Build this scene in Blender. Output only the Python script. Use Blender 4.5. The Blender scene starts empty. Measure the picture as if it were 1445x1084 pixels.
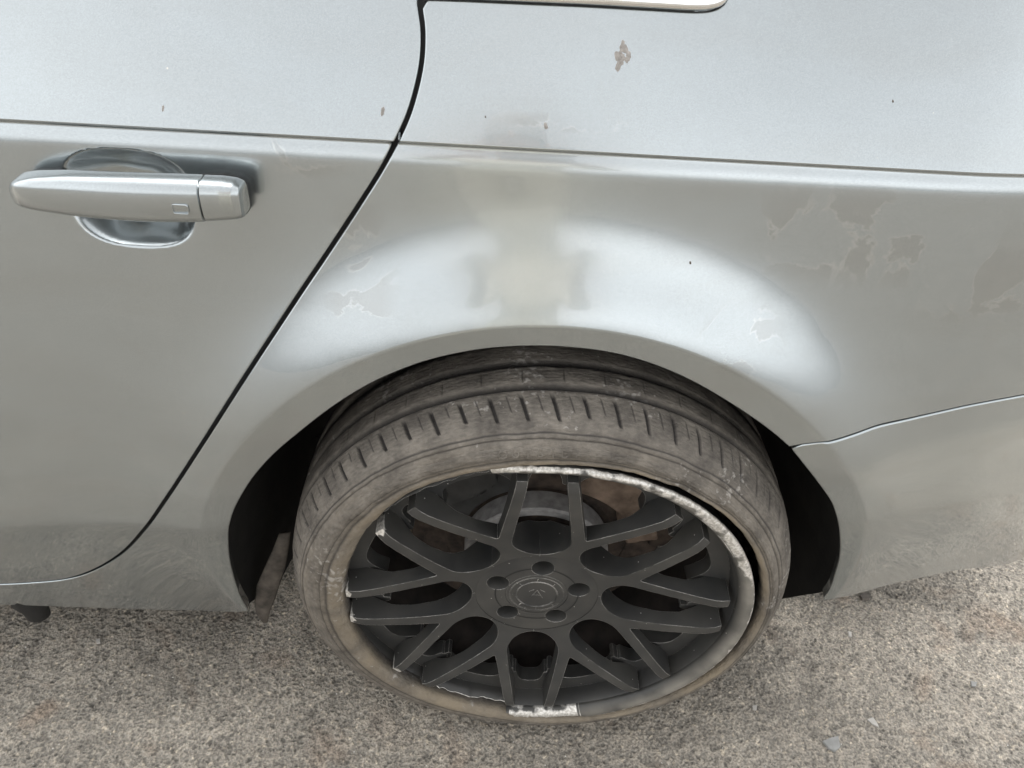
import bpy, math, random
import numpy as np
from mathutils import Vector, Matrix, geometry, noise

# ------------------------------------------------------------------ camera, sky, sun, exposure
sc = bpy.context.scene
COL = sc.collection
rad = math.radians

cam_d = bpy.data.cameras.new('camera')
cam = bpy.data.objects.new('camera', cam_d)
COL.objects.link(cam)
sc.camera = cam
cam_d.sensor_width = 36.0
cam_d.lens = 36.0 * 1116.4 / 1445.0
cam_d.clip_start = 0.02
cam_d.clip_end = 600.0
cam.location = (-0.0682, -0.4947, 1.1540)
def camera_matrix(pitch, yaw, roll):
    f = Vector((0, math.cos(pitch), -math.sin(pitch)))
    u = Vector((0, math.sin(pitch), math.cos(pitch)))
    r = Vector((1, 0, 0))
    Rz = Matrix.Rotation(yaw, 3, 'Z')
    f, u, r = Rz @ f, Rz @ u, Rz @ r
    r2 = math.cos(roll) * r + math.sin(roll) * u
    u2 = -math.sin(roll) * r + math.cos(roll) * u
    return Matrix(((r2.x, u2.x, -f.x), (r2.y, u2.y, -f.y), (r2.z, u2.z, -f.z)))
cam.rotation_euler = camera_matrix(rad(40.44), rad(-1.76), rad(4.14)).to_euler()

SUN_EL, SUN_AZ = 58.0, -22.0          # degrees; veiled sun beyond the car, toward its tail
w = bpy.data.worlds.new('World')
sc.world = w
w.use_nodes = True
nt = w.node_tree
nt.nodes.clear()
out = nt.nodes.new('ShaderNodeOutputWorld')
bg = nt.nodes.new('ShaderNodeBackground')
sky = nt.nodes.new('ShaderNodeTexSky')
sky.sky_type = 'NISHITA'
sky.sun_disc = False
sky.sun_elevation = rad(SUN_EL)
sky.sun_rotation = rad(SUN_AZ)
sky.dust_density = 4.0
sky.air_density = 1.0
hs = nt.nodes.new('ShaderNodeHueSaturation')
hs.inputs['Saturation'].default_value = 0.04
tcw = nt.nodes.new('ShaderNodeTexCoord')
nz = nt.nodes.new('ShaderNodeTexNoise')
nz.inputs['Scale'].default_value = 2.6
nz.inputs['Detail'].default_value = 4.0
rmp = nt.nodes.new('ShaderNodeMapRange')
rmp.inputs['From Min'].default_value = 0.35
rmp.inputs['From Max'].default_value = 0.65
rmp.inputs['To Min'].default_value = 0.85
rmp.inputs['To Max'].default_value = 1.15
mul = nt.nodes.new('ShaderNodeMixRGB')
mul.blend_type = 'MULTIPLY'
mul.inputs['Fac'].default_value = 1.0
nt.links.new(sky.outputs[0], hs.inputs['Color'])
nt.links.new(tcw.outputs['Generated'], nz.inputs['Vector'])
nt.links.new(nz.outputs['Fac'], rmp.inputs['Value'])
nt.links.new(hs.outputs[0], mul.inputs['Color1'])
nt.links.new(rmp.outputs[0], mul.inputs['Color2'])
nt.links.new(mul.outputs[0], bg.inputs['Color'])
bg.inputs['Strength'].default_value = 0.14
nt.links.new(bg.outputs[0], out.inputs['Surface'])

sun_d = bpy.data.lights.new('sun', 'SUN')
sun_d.energy = 0.5
sun_d.angle = rad(25)
sun_d.color = (1.0, 0.96, 0.91)
sun = bpy.data.objects.new('sun', sun_d)
COL.objects.link(sun)
az = rad(SUN_AZ)
d = Vector((math.sin(az) * math.cos(rad(SUN_EL)), math.cos(az) * math.cos(rad(SUN_EL)), math.sin(rad(SUN_EL))))
sun.rotation_euler = (-d).to_track_quat('-Z', 'Y').to_euler()

sc.view_settings.view_transform = 'Standard'
sc.view_settings.look = 'None'
sc.view_settings.exposure = 1.86
sc.view_settings.gamma = 1.0
sc.view_settings.use_curve_mapping = False
sc.cycles.max_bounces = 8

# ------------------------------------------------------------------ body surface: Y as a function of x and z
#Y-BEGIN
ARX, ARZ = -0.006, 0.301
CZ0, CZ1 = 0.8610, 0.004
def smooth(t):
    t = np.clip(t, 0, 1)
    return t * t * (3 - 2 * t)
PZ = np.array([0.00, 0.10, 0.13, 0.20, 0.30, 0.39, 0.405, 0.46, 0.55, 0.65, 0.70, 0.76, 0.84, 0.868, 0.886, 0.90, 1.30])
PY = np.array([0.16, 0.122, 0.112, 0.110, 0.1095, 0.1093, 0.1098, 0.1120, 0.122, 0.137, 0.1440, 0.1515, 0.1610, 0.1645, 0.169, 0.174, 0.33])
def crease_z(x):
    return CZ0 + CZ1 * (x + 0.45)
_pz = np.linspace(0, 1.3, 2601)
def _prof():
    y = np.interp(_pz, PZ, PY)
    k = np.exp(-0.5 * (np.arange(-40, 41) * 0.0005 / 0.0055) ** 2)
    k /= k.sum()
    yp = np.concatenate([y[:1] + (y[0] - y[40:0:-1]), y, y[-1:] + (y[-1] - y[-2:-42:-1])])
    return np.convolve(yp, k, 'valid')
_py = _prof()
def Yf(x, z):
    x = np.asarray(x, float)
    z = np.asarray(z, float)
    # lower door crease stays sharper, body side below the shoulder
    cz = crease_z(x)
    dz = z - cz
    y = np.interp(np.minimum(z, 5), _pz, _py)
    # door crease: facet turned down below it, fades toward the wheel arch
    f = 0.45 + 0.55 * smooth((-0.22 - x) / 0.24)
    f = np.where(x > 0, 0, f)
    lz = 0.3705 + 0.125 * (np.minimum(x, -0.3) + 0.65)
    lq = lz - z
    y = y + f * 0.165 * 0.5 * (lq + np.sqrt(lq * lq + 0.004 ** 2))
    # shoulder: above the crease the skin leans in, the crease stands proud, a hollow runs under it
    yc = np.interp(cz, _pz, _py)
    up = yc - 0.0035 + 0.475 * dz + 0.2 * dz * dz
    lo = y + 0.0045 * np.exp(-(dz / 0.011) ** 2)
    t = smooth((dz + 0.0035) / 0.0055)
    y = lo * (1 - t) + up * t
    # wheel arch flare
    r = np.hypot(x - ARX, z - ARZ)
    s = np.clip((z - ARZ) / np.maximum(r, 1e-6), -1, 1)
    amp = 0.014 + 0.019 * smooth((s - 0.1) / 0.85)
    r0 = 0.4095
    wd = 0.075
    q = np.where(r < r0, 1.0, np.exp(-((np.maximum(r - r0, 0) + 0.020) / wd) ** 2) / math.exp(-(0.020 / wd) ** 2))
    y = y - amp * q * (1 - t)
    # the band round the arch opening turns under toward the tyre
    y = y + 0.27 * np.maximum(r0 - 0.002 - r, 0) * (1 - t) * smooth((r - 0.33) / 0.03)
    # bumper: turned under below a soft line that follows the seam
    fb = smooth((x - 0.22) / 0.16)
    lb = 0.545 + 0.16 * (x - 0.25) - z
    y = y + fb * 0.11 * 0.5 * (lb + np.sqrt(lb * lb + 0.008 ** 2))
    # plan curvature toward the tail
    e = np.maximum(x - 0.33, 0)
    y = y + 0.56 * e ** 1.9
    return y
HCX, HCZ = -0.4065, 0.797
def cup(x, z):
    # hollow behind the door handle
    u = (x - HCX) / 0.0575
    v = (z - HCZ) / np.where(z > HCZ, 0.0430, 0.0470)
    rho = (np.abs(u) ** 2.7 + np.abs(v) ** 2.7) ** (1 / 2.7)
    s = np.where(z > HCZ, 1 - (np.clip(rho, 0, 1.04) / 1.04) ** 2.1, smooth((1.05 - rho) / 0.40))
    s = np.where(rho > 1.04, 0, np.clip(s, 0, 1))
    s = s * s / (s + 0.07) * 1.07
    return 0.042 * s
def Yd(x, z):
    return Yf(x, z) + cup(x, z)
#Y-END

# ------------------------------------------------------------------ materials
def new_mat(name):
    m = bpy.data.materials.new(name)
    m.use_nodes = True
    n = m.node_tree.nodes
    return m, n, m.node_tree.links, n['Principled BSDF']
def simple(name, col, rough=0.5, metal=0.0, noise_amt=0.25, scale=60.0, bump=0.0, bscale=200.0, coat=0.0, col2=None, detail=6):
    m, n, l, b = new_mat(name)
    b.inputs['Roughness'].default_value = rough
    b.inputs['Metallic'].default_value = metal
    b.inputs['Coat Weight'].default_value = coat
    tc = n.new('ShaderNodeTexCoord')
    t = n.new('ShaderNodeTexNoise')
    t.inputs['Scale'].default_value = scale
    t.inputs['Detail'].default_value = detail
    l.new(tc.outputs['Object'], t.inputs['Vector'])
    r = n.new('ShaderNodeValToRGB')
    r.color_ramp.elements[0].position = 0.3
    r.color_ramp.elements[1].position = 0.7
    c2 = col2 or tuple(min(1, c * (1 + noise_amt)) for c in col)
    c1 = tuple(c * (1 - noise_amt) for c in col)
    r.color_ramp.elements[0].color = (*c1, 1)
    r.color_ramp.elements[1].color = (*c2, 1)
    l.new(t.outputs['Fac'], r.inputs['Fac'])
    l.new(r.outputs[0], b.inputs['Base Color'])
    if bump:
        t2 = n.new('ShaderNodeTexNoise')
        t2.inputs['Scale'].default_value = bscale
        t2.inputs['Detail'].default_value = 5
        l.new(tc.outputs['Object'], t2.inputs['Vector'])
        bp = n.new('ShaderNodeBump')
        bp.inputs['Strength'].default_value = bump
        bp.inputs['Distance'].default_value = 0.001
        l.new(t2.outputs['Fac'], bp.inputs['Height'])
        l.new(bp.outputs[0], b.inputs['Normal'])
    return m

def paint_mat():
    m, n, l, b = new_mat('silver_metallic_paint')
    tc = n.new('ShaderNodeTexCoord')
    # metal flakes
    v = n.new('ShaderNodeTexVoronoi')
    v.inputs['Scale'].default_value = 1500
    l.new(tc.outputs['Object'], v.inputs['Vector'])
    mr = n.new('ShaderNodeMapRange')
    mr.inputs['To Min'].default_value = 0.93
    mr.inputs['To Max'].default_value = 1.07
    sep = n.new('ShaderNodeSeparateColor')
    l.new(v.outputs['Color'], sep.inputs[0])
    l.new(sep.outputs[0], mr.inputs['Value'])
    # thin road film: blotchy, warmer, duller
    t = n.new('ShaderNodeTexNoise')
    t.inputs['Scale'].default_value = 7
    t.inputs['Detail'].default_value = 8
    t.inputs['Roughness'].default_value = 0.62
    t.inputs['Distortion'].default_value = 0.6
    mp = n.new('ShaderNodeMapping')
    mp.inputs['Scale'].default_value = (0.6, 1, 1.7)
    l.new(tc.outputs['Object'], mp.inputs['Vector'])
    l.new(mp.outputs[0], t.inputs['Vector'])
    film = n.new('ShaderNodeMapRange')
    film.inputs['From Min'].default_value = 0.42
    film.inputs['From Max'].default_value = 0.66
    l.new(t.outputs['Fac'], film.inputs['Value'])
    base = n.new('ShaderNodeMixRGB')
    base.inputs['Color1'].default_value = (*PAINT_A, 1)
    base.inputs['Color2'].default_value = (*PAINT_B, 1)
    l.new(film.outputs[0], base.inputs['Fac'])
    mu = n.new('ShaderNodeMixRGB')
    mu.blend_type = 'MULTIPLY'
    mu.inputs['Fac'].default_value = 1
    l.new(base.outputs[0], mu.inputs['Color1'])
    l.new(mr.outputs[0], mu.inputs['Color2'])
    # grit specks
    sp = n.new('ShaderNodeTexVoronoi')
    sp.inputs['Scale'].default_value = 60
    l.new(tc.outputs['Object'], sp.inputs['Vector'])
    gt = n.new('ShaderNodeMath')
    gt.operation = 'LESS_THAN'
    gt.inputs[1].default_value = 0.05
    l.new(sp.outputs['Distance'], gt.inputs[0])
    s2 = n.new('ShaderNodeSeparateColor')
    l.new(sp.outputs['Color'], s2.inputs[0])
    rare = n.new('ShaderNodeMath')
    rare.operation = 'GREATER_THAN'
    rare.inputs[1].default_value = 0.93
    l.new(s2.outputs[1], rare.inputs[0])
    an = n.new('ShaderNodeMath')
    an.operation = 'MULTIPLY'
    l.new(gt.outputs[0], an.inputs[0])
    l.new(rare.outputs[0], an.inputs[1])
    dirt = n.new('ShaderNodeMixRGB')
    l.new(an.outputs[0], dirt.inputs['Fac'])
    l.new(mu.outputs[0], dirt.inputs['Color1'])
    dirt.inputs['Color2'].default_value = (0.62, 0.60, 0.55, 1)
    l.new(dirt.outputs[0], b.inputs['Base Color'])
    # slightly darker patches with flaky pale edges, only in a few places
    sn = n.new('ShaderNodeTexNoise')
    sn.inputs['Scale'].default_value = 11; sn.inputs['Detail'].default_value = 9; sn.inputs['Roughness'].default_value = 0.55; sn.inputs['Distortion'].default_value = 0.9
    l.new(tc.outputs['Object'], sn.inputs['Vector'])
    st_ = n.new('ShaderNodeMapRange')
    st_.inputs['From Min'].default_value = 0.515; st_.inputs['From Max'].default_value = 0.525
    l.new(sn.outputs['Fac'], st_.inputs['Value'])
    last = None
    for (cx_, cy_, cz_, rx_, rz_) in PAINT_PATCHES:
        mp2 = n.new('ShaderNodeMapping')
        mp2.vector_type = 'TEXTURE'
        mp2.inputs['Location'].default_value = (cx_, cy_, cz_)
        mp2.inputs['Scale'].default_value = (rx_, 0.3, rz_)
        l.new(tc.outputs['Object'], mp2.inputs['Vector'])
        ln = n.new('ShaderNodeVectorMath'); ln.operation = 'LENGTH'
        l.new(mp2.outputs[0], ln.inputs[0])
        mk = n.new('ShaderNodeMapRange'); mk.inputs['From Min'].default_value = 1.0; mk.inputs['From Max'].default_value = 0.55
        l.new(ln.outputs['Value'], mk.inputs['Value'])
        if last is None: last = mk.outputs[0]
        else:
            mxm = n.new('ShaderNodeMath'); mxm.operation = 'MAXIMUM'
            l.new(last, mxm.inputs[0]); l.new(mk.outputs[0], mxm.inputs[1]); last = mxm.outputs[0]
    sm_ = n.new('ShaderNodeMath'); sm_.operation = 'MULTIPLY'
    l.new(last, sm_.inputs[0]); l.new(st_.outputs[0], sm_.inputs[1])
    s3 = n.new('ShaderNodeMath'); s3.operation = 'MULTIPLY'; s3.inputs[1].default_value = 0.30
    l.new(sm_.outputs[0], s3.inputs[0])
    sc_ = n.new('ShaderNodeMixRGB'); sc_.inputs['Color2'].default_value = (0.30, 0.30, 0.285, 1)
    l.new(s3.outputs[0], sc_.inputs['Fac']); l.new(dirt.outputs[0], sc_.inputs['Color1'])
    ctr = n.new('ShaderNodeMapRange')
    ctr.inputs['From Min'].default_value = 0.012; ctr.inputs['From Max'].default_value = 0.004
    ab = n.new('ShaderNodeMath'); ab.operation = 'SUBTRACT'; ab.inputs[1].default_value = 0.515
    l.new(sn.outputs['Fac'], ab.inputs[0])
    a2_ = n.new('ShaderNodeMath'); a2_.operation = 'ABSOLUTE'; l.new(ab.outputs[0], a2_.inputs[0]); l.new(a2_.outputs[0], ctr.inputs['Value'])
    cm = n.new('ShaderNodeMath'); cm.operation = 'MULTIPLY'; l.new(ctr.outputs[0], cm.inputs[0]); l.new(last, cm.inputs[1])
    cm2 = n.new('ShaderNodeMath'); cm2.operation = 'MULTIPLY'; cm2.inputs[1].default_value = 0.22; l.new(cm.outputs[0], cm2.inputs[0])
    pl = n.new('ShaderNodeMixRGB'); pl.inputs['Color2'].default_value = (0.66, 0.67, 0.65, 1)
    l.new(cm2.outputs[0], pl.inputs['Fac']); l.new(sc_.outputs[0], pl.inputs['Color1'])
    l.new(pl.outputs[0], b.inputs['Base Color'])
    b.inputs['Metallic'].default_value = 0.94
    b.inputs['Roughness'].default_value = 0.26
    b.inputs['Coat Weight'].default_value = 1.0
    b.inputs['Coat IOR'].default_value = 1.68
    cr = n.new('ShaderNodeMapRange')
    cr.inputs['To Min'].default_value = 0.02
    cr.inputs['To Max'].default_value = 0.11
    l.new(film.outputs[0], cr.inputs['Value'])
    l.new(cr.outputs[0], b.inputs['Coat Roughness'])
    # faint panel waviness and orange peel
    wv = n.new('ShaderNodeTexNoise')
    wv.inputs['Scale'].default_value = 9
    wv.inputs['Detail'].default_value = 2
    l.new(tc.outputs['Object'], wv.inputs['Vector'])
    b1 = n.new('ShaderNodeBump')
    b1.inputs['Strength'].default_value = 0.35
    b1.inputs['Distance'].default_value = 0.0028
    l.new(wv.outputs['Fac'], b1.inputs['Height'])
    op = n.new('ShaderNodeTexNoise')
    op.inputs['Scale'].default_value = 420
    op.inputs['Detail'].default_value = 1
    l.new(tc.outputs['Object'], op.inputs['Vector'])
    b2 = n.new('ShaderNodeBump')
    b2.inputs['Strength'].default_value = 0.04
    b2.inputs['Distance'].default_value = 0.0003
    l.new(op.outputs['Fac'], b2.inputs['Height'])
    l.new(b1.outputs[0], b2.inputs['Normal'])
    l.new(b2.outputs[0], b.inputs['Normal'])
    l.new(b1.outputs[0], b.inputs['Coat Normal'])
    return m
# centres and half sizes (x, y, z, rx, rz), measured on the body
PAINT_PATCHES = [(0.27, 0.15, 0.80, 0.16, 0.055), (0.40, 0.16, 0.76, 0.10, 0.05), (-0.20, 0.15, 0.73, 0.04, 0.09), (-0.28, 0.15, 0.84, 0.09, 0.02), (0.17, 0.13, 0.70, 0.05, 0.04), (-0.02, 0.17, 0.885, 0.07, 0.008)]
PAINT_A, PAINT_B = (0.408, 0.446, 0.460), (0.394, 0.426, 0.434)
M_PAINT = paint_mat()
M_CHROME = simple('polished_trim', (0.86, 0.86, 0.85), 0.16, 1.0, 0.03, 20)
M_BLACK = simple('black_rubber_seal', (0.012, 0.012, 0.012), 0.6, 0, 0.2)
M_LINER = simple('black_arch_liner', (0.007, 0.0065, 0.006), 0.9, 0, 0.5, 30, 0.6, 90, col2=(0.014, 0.0125, 0.011))
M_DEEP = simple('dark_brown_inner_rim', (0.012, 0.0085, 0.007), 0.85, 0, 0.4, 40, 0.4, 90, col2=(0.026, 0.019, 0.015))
M_PLASTIC = simple('dusty_black_plastic', (0.035, 0.035, 0.034), 0.6, 0, 0.35, 50, 0.3, 100)
M_RUST = simple('rusty_iron', (0.036, 0.027, 0.022), 0.85, 0.1, 0.5, 70, 0.8, 150, col2=(0.075, 0.055, 0.042))
M_CASTING = simple('rusty_caliper_casting', (0.11, 0.075, 0.052), 0.85, 0.0, 0.45, 40, 0.8, 220, col2=(0.27, 0.20, 0.15))
M_DISC = simple('grey_disc_hat', (0.33, 0.32, 0.31), 0.6, 0.3, 0.2, 90, 0.5, 200, col2=(0.46, 0.45, 0.44))
M_ROTOR = simple('dull_disc_face', (0.10, 0.08, 0.065), 0.55, 0.5, 0.4, 45, 0.3, 200)
M_GLASS = simple('dark_tinted_glass', (0.01, 0.012, 0.012), 0.03, 0, 0.05, coat=1)
M_ALU = simple('scraped_aluminium', (0.60, 0.585, 0.55), 0.42, 0.75, 0.35, 180, 1.0, 500, col2=(0.86, 0.84, 0.80))
M_FLAP = simple('dusty_brown_plastic', (0.055, 0.046, 0.038), 0.8, 0, 0.35, 60, 0.6, 160, col2=(0.12, 0.103, 0.085))

def black_alloy():
    m, n, l, b = new_mat('satin_black_alloy_paint')
    tc = n.new('ShaderNodeTexCoord')
    t = n.new('ShaderNodeTexNoise')
    t.inputs['Scale'].default_value = 18
    t.inputs['Detail'].default_value = 8
    l.new(tc.outputs['Object'], t.inputs['Vector'])
    r = n.new('ShaderNodeValToRGB')
    r.color_ramp.elements[0].position = 0.35
    r.color_ramp.elements[0].color = (0.028, 0.0285, 0.0285, 1)
    r.color_ramp.elements[1].position = 0.72
    r.color_ramp.elements[1].color = (0.060, 0.058, 0.053, 1)
    l.new(t.outputs['Fac'], r.inputs['Fac'])
    da = n.new('ShaderNodeAttribute'); da.attribute_name = 'dust'
    dm = n.new('ShaderNodeMath'); dm.operation = 'MULTIPLY'
    dr_ = n.new('ShaderNodeMapRange'); dr_.inputs['From Min'].default_value = 0.25; dr_.inputs['From Max'].default_value = 0.6
    l.new(t.outputs['Fac'], dr_.inputs['Value']); l.new(dr_.outputs[0], dm.inputs[0]); l.new(da.outputs['Fac'], dm.inputs[1])
    dx = n.new('ShaderNodeMixRGB'); dx.inputs['Color2'].default_value = (0.25, 0.235, 0.205, 1)
    l.new(dm.outputs[0], dx.inputs['Fac']); l.new(r.outputs[0], dx.inputs['Color1'])
    # specks of dust
    v = n.new('ShaderNodeTexVoronoi')
    v.inputs['Scale'].default_value = 160
    l.new(tc.outputs['Object'], v.inputs['Vector'])
    lt = n.new('ShaderNodeMath'); lt.operation = 'LESS_THAN'; lt.inputs[1].default_value = 0.10
    l.new(v.outputs['Distance'], lt.inputs[0])
    s = n.new('ShaderNodeSeparateColor'); l.new(v.outputs['Color'], s.inputs[0])
    gt = n.new('ShaderNodeMath'); gt.operation = 'GREATER_THAN'; gt.inputs[1].default_value = 0.93
    l.new(s.outputs[0], gt.inputs[0])
    an = n.new('ShaderNodeMath'); an.operation = 'MULTIPLY'
    l.new(lt.outputs[0], an.inputs[0]); l.new(gt.outputs[0], an.inputs[1])
    # edges rubbed to bare metal
    bev = n.new('ShaderNodeBevel'); bev.samples = 4; bev.inputs['Radius'].default_value = 0.0011
    geo = n.new('ShaderNodeNewGeometry')
    dot = n.new('ShaderNodeVectorMath'); dot.operation = 'DOT_PRODUCT'
    l.new(bev.outputs[0], dot.inputs[0]); l.new(geo.outputs['Normal'], dot.inputs[1])
    ed = n.new('ShaderNodeMapRange')
    ed.inputs['From Min'].default_value = 0.97; ed.inputs['From Max'].default_value = 0.80
    l.new(dot.outputs['Value'], ed.inputs['Value'])
    t2 = n.new('ShaderNodeTexNoise'); t2.inputs['Scale'].default_value = 40; t2.inputs['Detail'].default_value = 5
    l.new(tc.outputs['Object'], t2.inputs['Vector'])
    er = n.new('ShaderNodeMapRange')
    er.inputs['From Min'].default_value = 0.38; er.inputs['From Max'].default_value = 0.58
    l.new(t2.outputs['Fac'], er.inputs['Value'])
    em = n.new('ShaderNodeMath'); em.operation = 'MULTIPLY'
    l.new(ed.outputs[0], em.inputs[0]); l.new(er.outputs[0], em.inputs[1])
    mx = n.new('ShaderNodeMath'); mx.operation = 'MAXIMUM'
    l.new(an.outputs[0], mx.inputs[0])
    e2 = n.new('ShaderNodeMath'); e2.operation = 'MULTIPLY'; e2.inputs[1].default_value = 0.95
    l.new(em.outputs[0], e2.inputs[0]); l.new(e2.outputs[0], mx.inputs[1])
    # bare metal where the attribute says the kerb took the paint off
    at = n.new('ShaderNodeAttribute'); at.attribute_name = 'wear'
    t3 = n.new('ShaderNodeTexNoise'); t3.inputs['Scale'].default_value = 70; t3.inputs['Detail'].default_value = 5
    l.new(tc.outputs['Object'], t3.inputs['Vector'])
    ad = n.new('ShaderNodeMath'); ad.operation = 'ADD'
    l.new(at.outputs['Fac'], ad.inputs[0]); l.new(t3.outputs['Fac'], ad.inputs[1])
    wr = n.new('ShaderNodeMapRange')
    wr.inputs['From Min'].default_value = 0.92; wr.inputs['From Max'].default_value = 1.06
    l.new(ad.outputs[0], wr.inputs['Value'])
    mx2 = n.new('ShaderNodeMath'); mx2.operation = 'MAXIMUM'
    l.new(mx.outputs[0], mx2.inputs[0]); l.new(wr.outputs[0], mx2.inputs[1])
    alc = n.new('ShaderNodeMixRGB')
    alc.inputs['Color1'].default_value = (0.52, 0.50, 0.46, 1)
    alc.inputs['Color2'].default_value = (0.80, 0.78, 0.74, 1)
    t4 = n.new('ShaderNodeTexNoise'); t4.inputs['Scale'].default_value = 320; t4.inputs['Detail'].default_value = 3
    l.new(tc.outputs['Object'], t4.inputs['Vector'])
    ar = n.new('ShaderNodeMapRange'); ar.inputs['From Min'].default_value = 0.4; ar.inputs['From Max'].default_value = 0.6
    l.new(t4.outputs['Fac'], ar.inputs['Value']); l.new(ar.outputs[0], alc.inputs['Fac'])
    mc = n.new('ShaderNodeMixRGB')
    l.new(mx2.outputs[0], mc.inputs['Fac'])
    l.new(dx.outputs[0], mc.inputs['Color1'])
    l.new(alc.outputs[0], mc.inputs['Color2'])
    l.new(mc.outputs[0], b.inputs['Base Color'])
    mm = n.new('ShaderNodeMath'); mm.operation = 'MULTIPLY'; mm.inputs[1].default_value = 0.55
    l.new(mx2.outputs[0], mm.inputs[0]); l.new(mm.outputs[0], b.inputs['Metallic'])
    rr = n.new('ShaderNodeMapRange'); rr.inputs['To Min'].default_value = 0.38; rr.inputs['To Max'].default_value = 0.58
    l.new(t.outputs['Fac'], rr.inputs['Value']); l.new(rr.outputs[0], b.inputs['Roughness'])
    bp = n.new('ShaderNodeBump'); bp.inputs['Strength'].default_value = 0.14; bp.inputs['Distance'].default_value = 0.0005
    l.new(t3.outputs['Fac'], bp.inputs['Height'])
    l.new(bev.outputs[0], bp.inputs['Normal'])
    l.new(bp.outputs[0], b.inputs['Normal'])
    return m
M_ALLOY = black_alloy()

def rubber():
    m, n, l, b = new_mat('dusty_worn_tyre_rubber')
    tc = n.new('ShaderNodeTexCoord')
    at = n.new('ShaderNodeAttribute'); at.attribute_name = 'groove'
    tan = n.new('ShaderNodeAttribute'); tan.attribute_name = 'tan'
    t = n.new('ShaderNodeTexNoise'); t.inputs['Scale'].default_value = 26; t.inputs['Detail'].default_value = 9; t.inputs['Roughness'].default_value = 0.65
    l.new(tc.outputs['Object'], t.inputs['Vector'])
    r = n.new('ShaderNodeValToRGB')
    r.color_ramp.elements[0].position = 0.30; r.color_ramp.elements[0].color = (0.060, 0.053, 0.046, 1)
    r.color_ramp.elements[1].position = 0.72; r.color_ramp.elements[1].color = (0.205, 0.184, 0.156, 1)
    l.new(t.outputs['Fac'], r.inputs['Fac'])
    # concentric scuffing carried by the texture along the circumference
    uv = n.new('ShaderNodeUVMap'); uv.uv_map = 'ring'
    mp = n.new('ShaderNodeMapping'); mp.inputs['Scale'].default_value = (5.5, 300, 1)
    l.new(uv.outputs[0], mp.inputs['Vector'])
    st = n.new('ShaderNodeTexNoise'); st.inputs['Scale'].default_value = 1.0; st.inputs['Detail'].default_value = 5
    l.new(mp.outputs[0], st.inputs['Vector'])
    sr = n.new('ShaderNodeMapRange'); sr.inputs['From Min'].default_value = 0.3; sr.inputs['From Max'].default_value = 0.7
    sr.inputs['To Min'].default_value = 0.80; sr.inputs['To Max'].default_value = 1.20
    l.new(st.outputs['Fac'], sr.inputs['Value'])
    m1 = n.new('ShaderNodeMixRGB'); m1.blend_type = 'MULTIPLY'; m1.inputs['Fac'].default_value = 1
    l.new(r.outputs[0], m1.inputs['Color1']); l.new(sr.outputs[0], m1.inputs['Color2'])
    # tan dust
    t2 = n.new('ShaderNodeTexNoise'); t2.inputs['Scale'].default_value = 14; t2.inputs['Detail'].default_value = 7
    l.new(tc.outputs['Object'], t2.inputs['Vector'])
    mt = n.new('ShaderNodeMath'); mt.operation = 'MULTIPLY'
    l.new(tan.outputs['Fac'], mt.inputs[0])
    tr = n.new('ShaderNodeMapRange'); tr.inputs['From Min'].default_value = 0.3; tr.inputs['From Max'].default_value = 0.62
    l.new(t2.outputs['Fac'], tr.inputs['Value']); l.new(tr.outputs[0], mt.inputs[1])
    m2 = n.new('ShaderNodeMixRGB'); m2.inputs['Color2'].default_value = (0.235, 0.195, 0.14, 1)
    l.new(mt.outputs[0], m2.inputs['Fac']); l.new(m1.outputs[0], m2.inputs['Color1'])
    # pale scrapes
    t3 = n.new('ShaderNodeTexNoise'); t3.inputs['Scale'].default_value = 130; t3.inputs['Detail'].default_value = 6; t3.inputs['Distortion'].default_value = 0.15
    l.new(tc.outputs['Object'], t3.inputs['Vector'])
    t4 = n.new('ShaderNodeTexNoise'); t4.inputs['Scale'].default_value = 11; t4.inputs['Detail'].default_value = 2
    l.new(tc.outputs['Object'], t4.inputs['Vector'])
    ad = n.new('ShaderNodeMath'); ad.operation = 'ADD'
    l.new(t3.outputs['Fac'], ad.inputs[0]); l.new(t4.outputs['Fac'], ad.inputs[1])
    scr = n.new('ShaderNodeMapRange'); scr.inputs['From Min'].default_value = 1.20; scr.inputs['From Max'].default_value = 1.30
    scr.inputs['To Max'].default_value = 0.75
    l.new(ad.outputs[0], scr.inputs['Value'])
    m3 = n.new('ShaderNodeMixRGB'); m3.inputs['Color2'].default_value = (0.36, 0.34, 0.31, 1)
    l.new(scr.outputs[0], m3.inputs['Fac']); l.new(m2.outputs[0], m3.inputs['Color1'])
    # groove bottoms keep clean black rubber
    m4 = n.new('ShaderNodeMixRGB'); m4.inputs['Color2'].default_value = (0.022, 0.019, 0.017, 1)
    l.new(at.outputs['Fac'], m4.inputs['Fac']); l.new(m3.outputs[0], m4.inputs['Color1'])
    l.new(m4.outputs[0], b.inputs['Base Color'])
    b.inputs['Roughness'].default_value = 0.78
    bp = n.new('ShaderNodeBump'); bp.inputs['Strength'].default_value = 0.9; bp.inputs['Distance'].default_value = 0.0022
    a2 = n.new('ShaderNodeMath'); a2.operation = 'ADD'
    l.new(t3.outputs['Fac'], a2.inputs[0]); l.new(st.outputs['Fac'], a2.inputs[1])
    l.new(a2.outputs[0], bp.inputs['Height']); l.new(bp.outputs[0], b.inputs['Normal'])
    return m
M_RUBBER = rubber()

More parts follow.
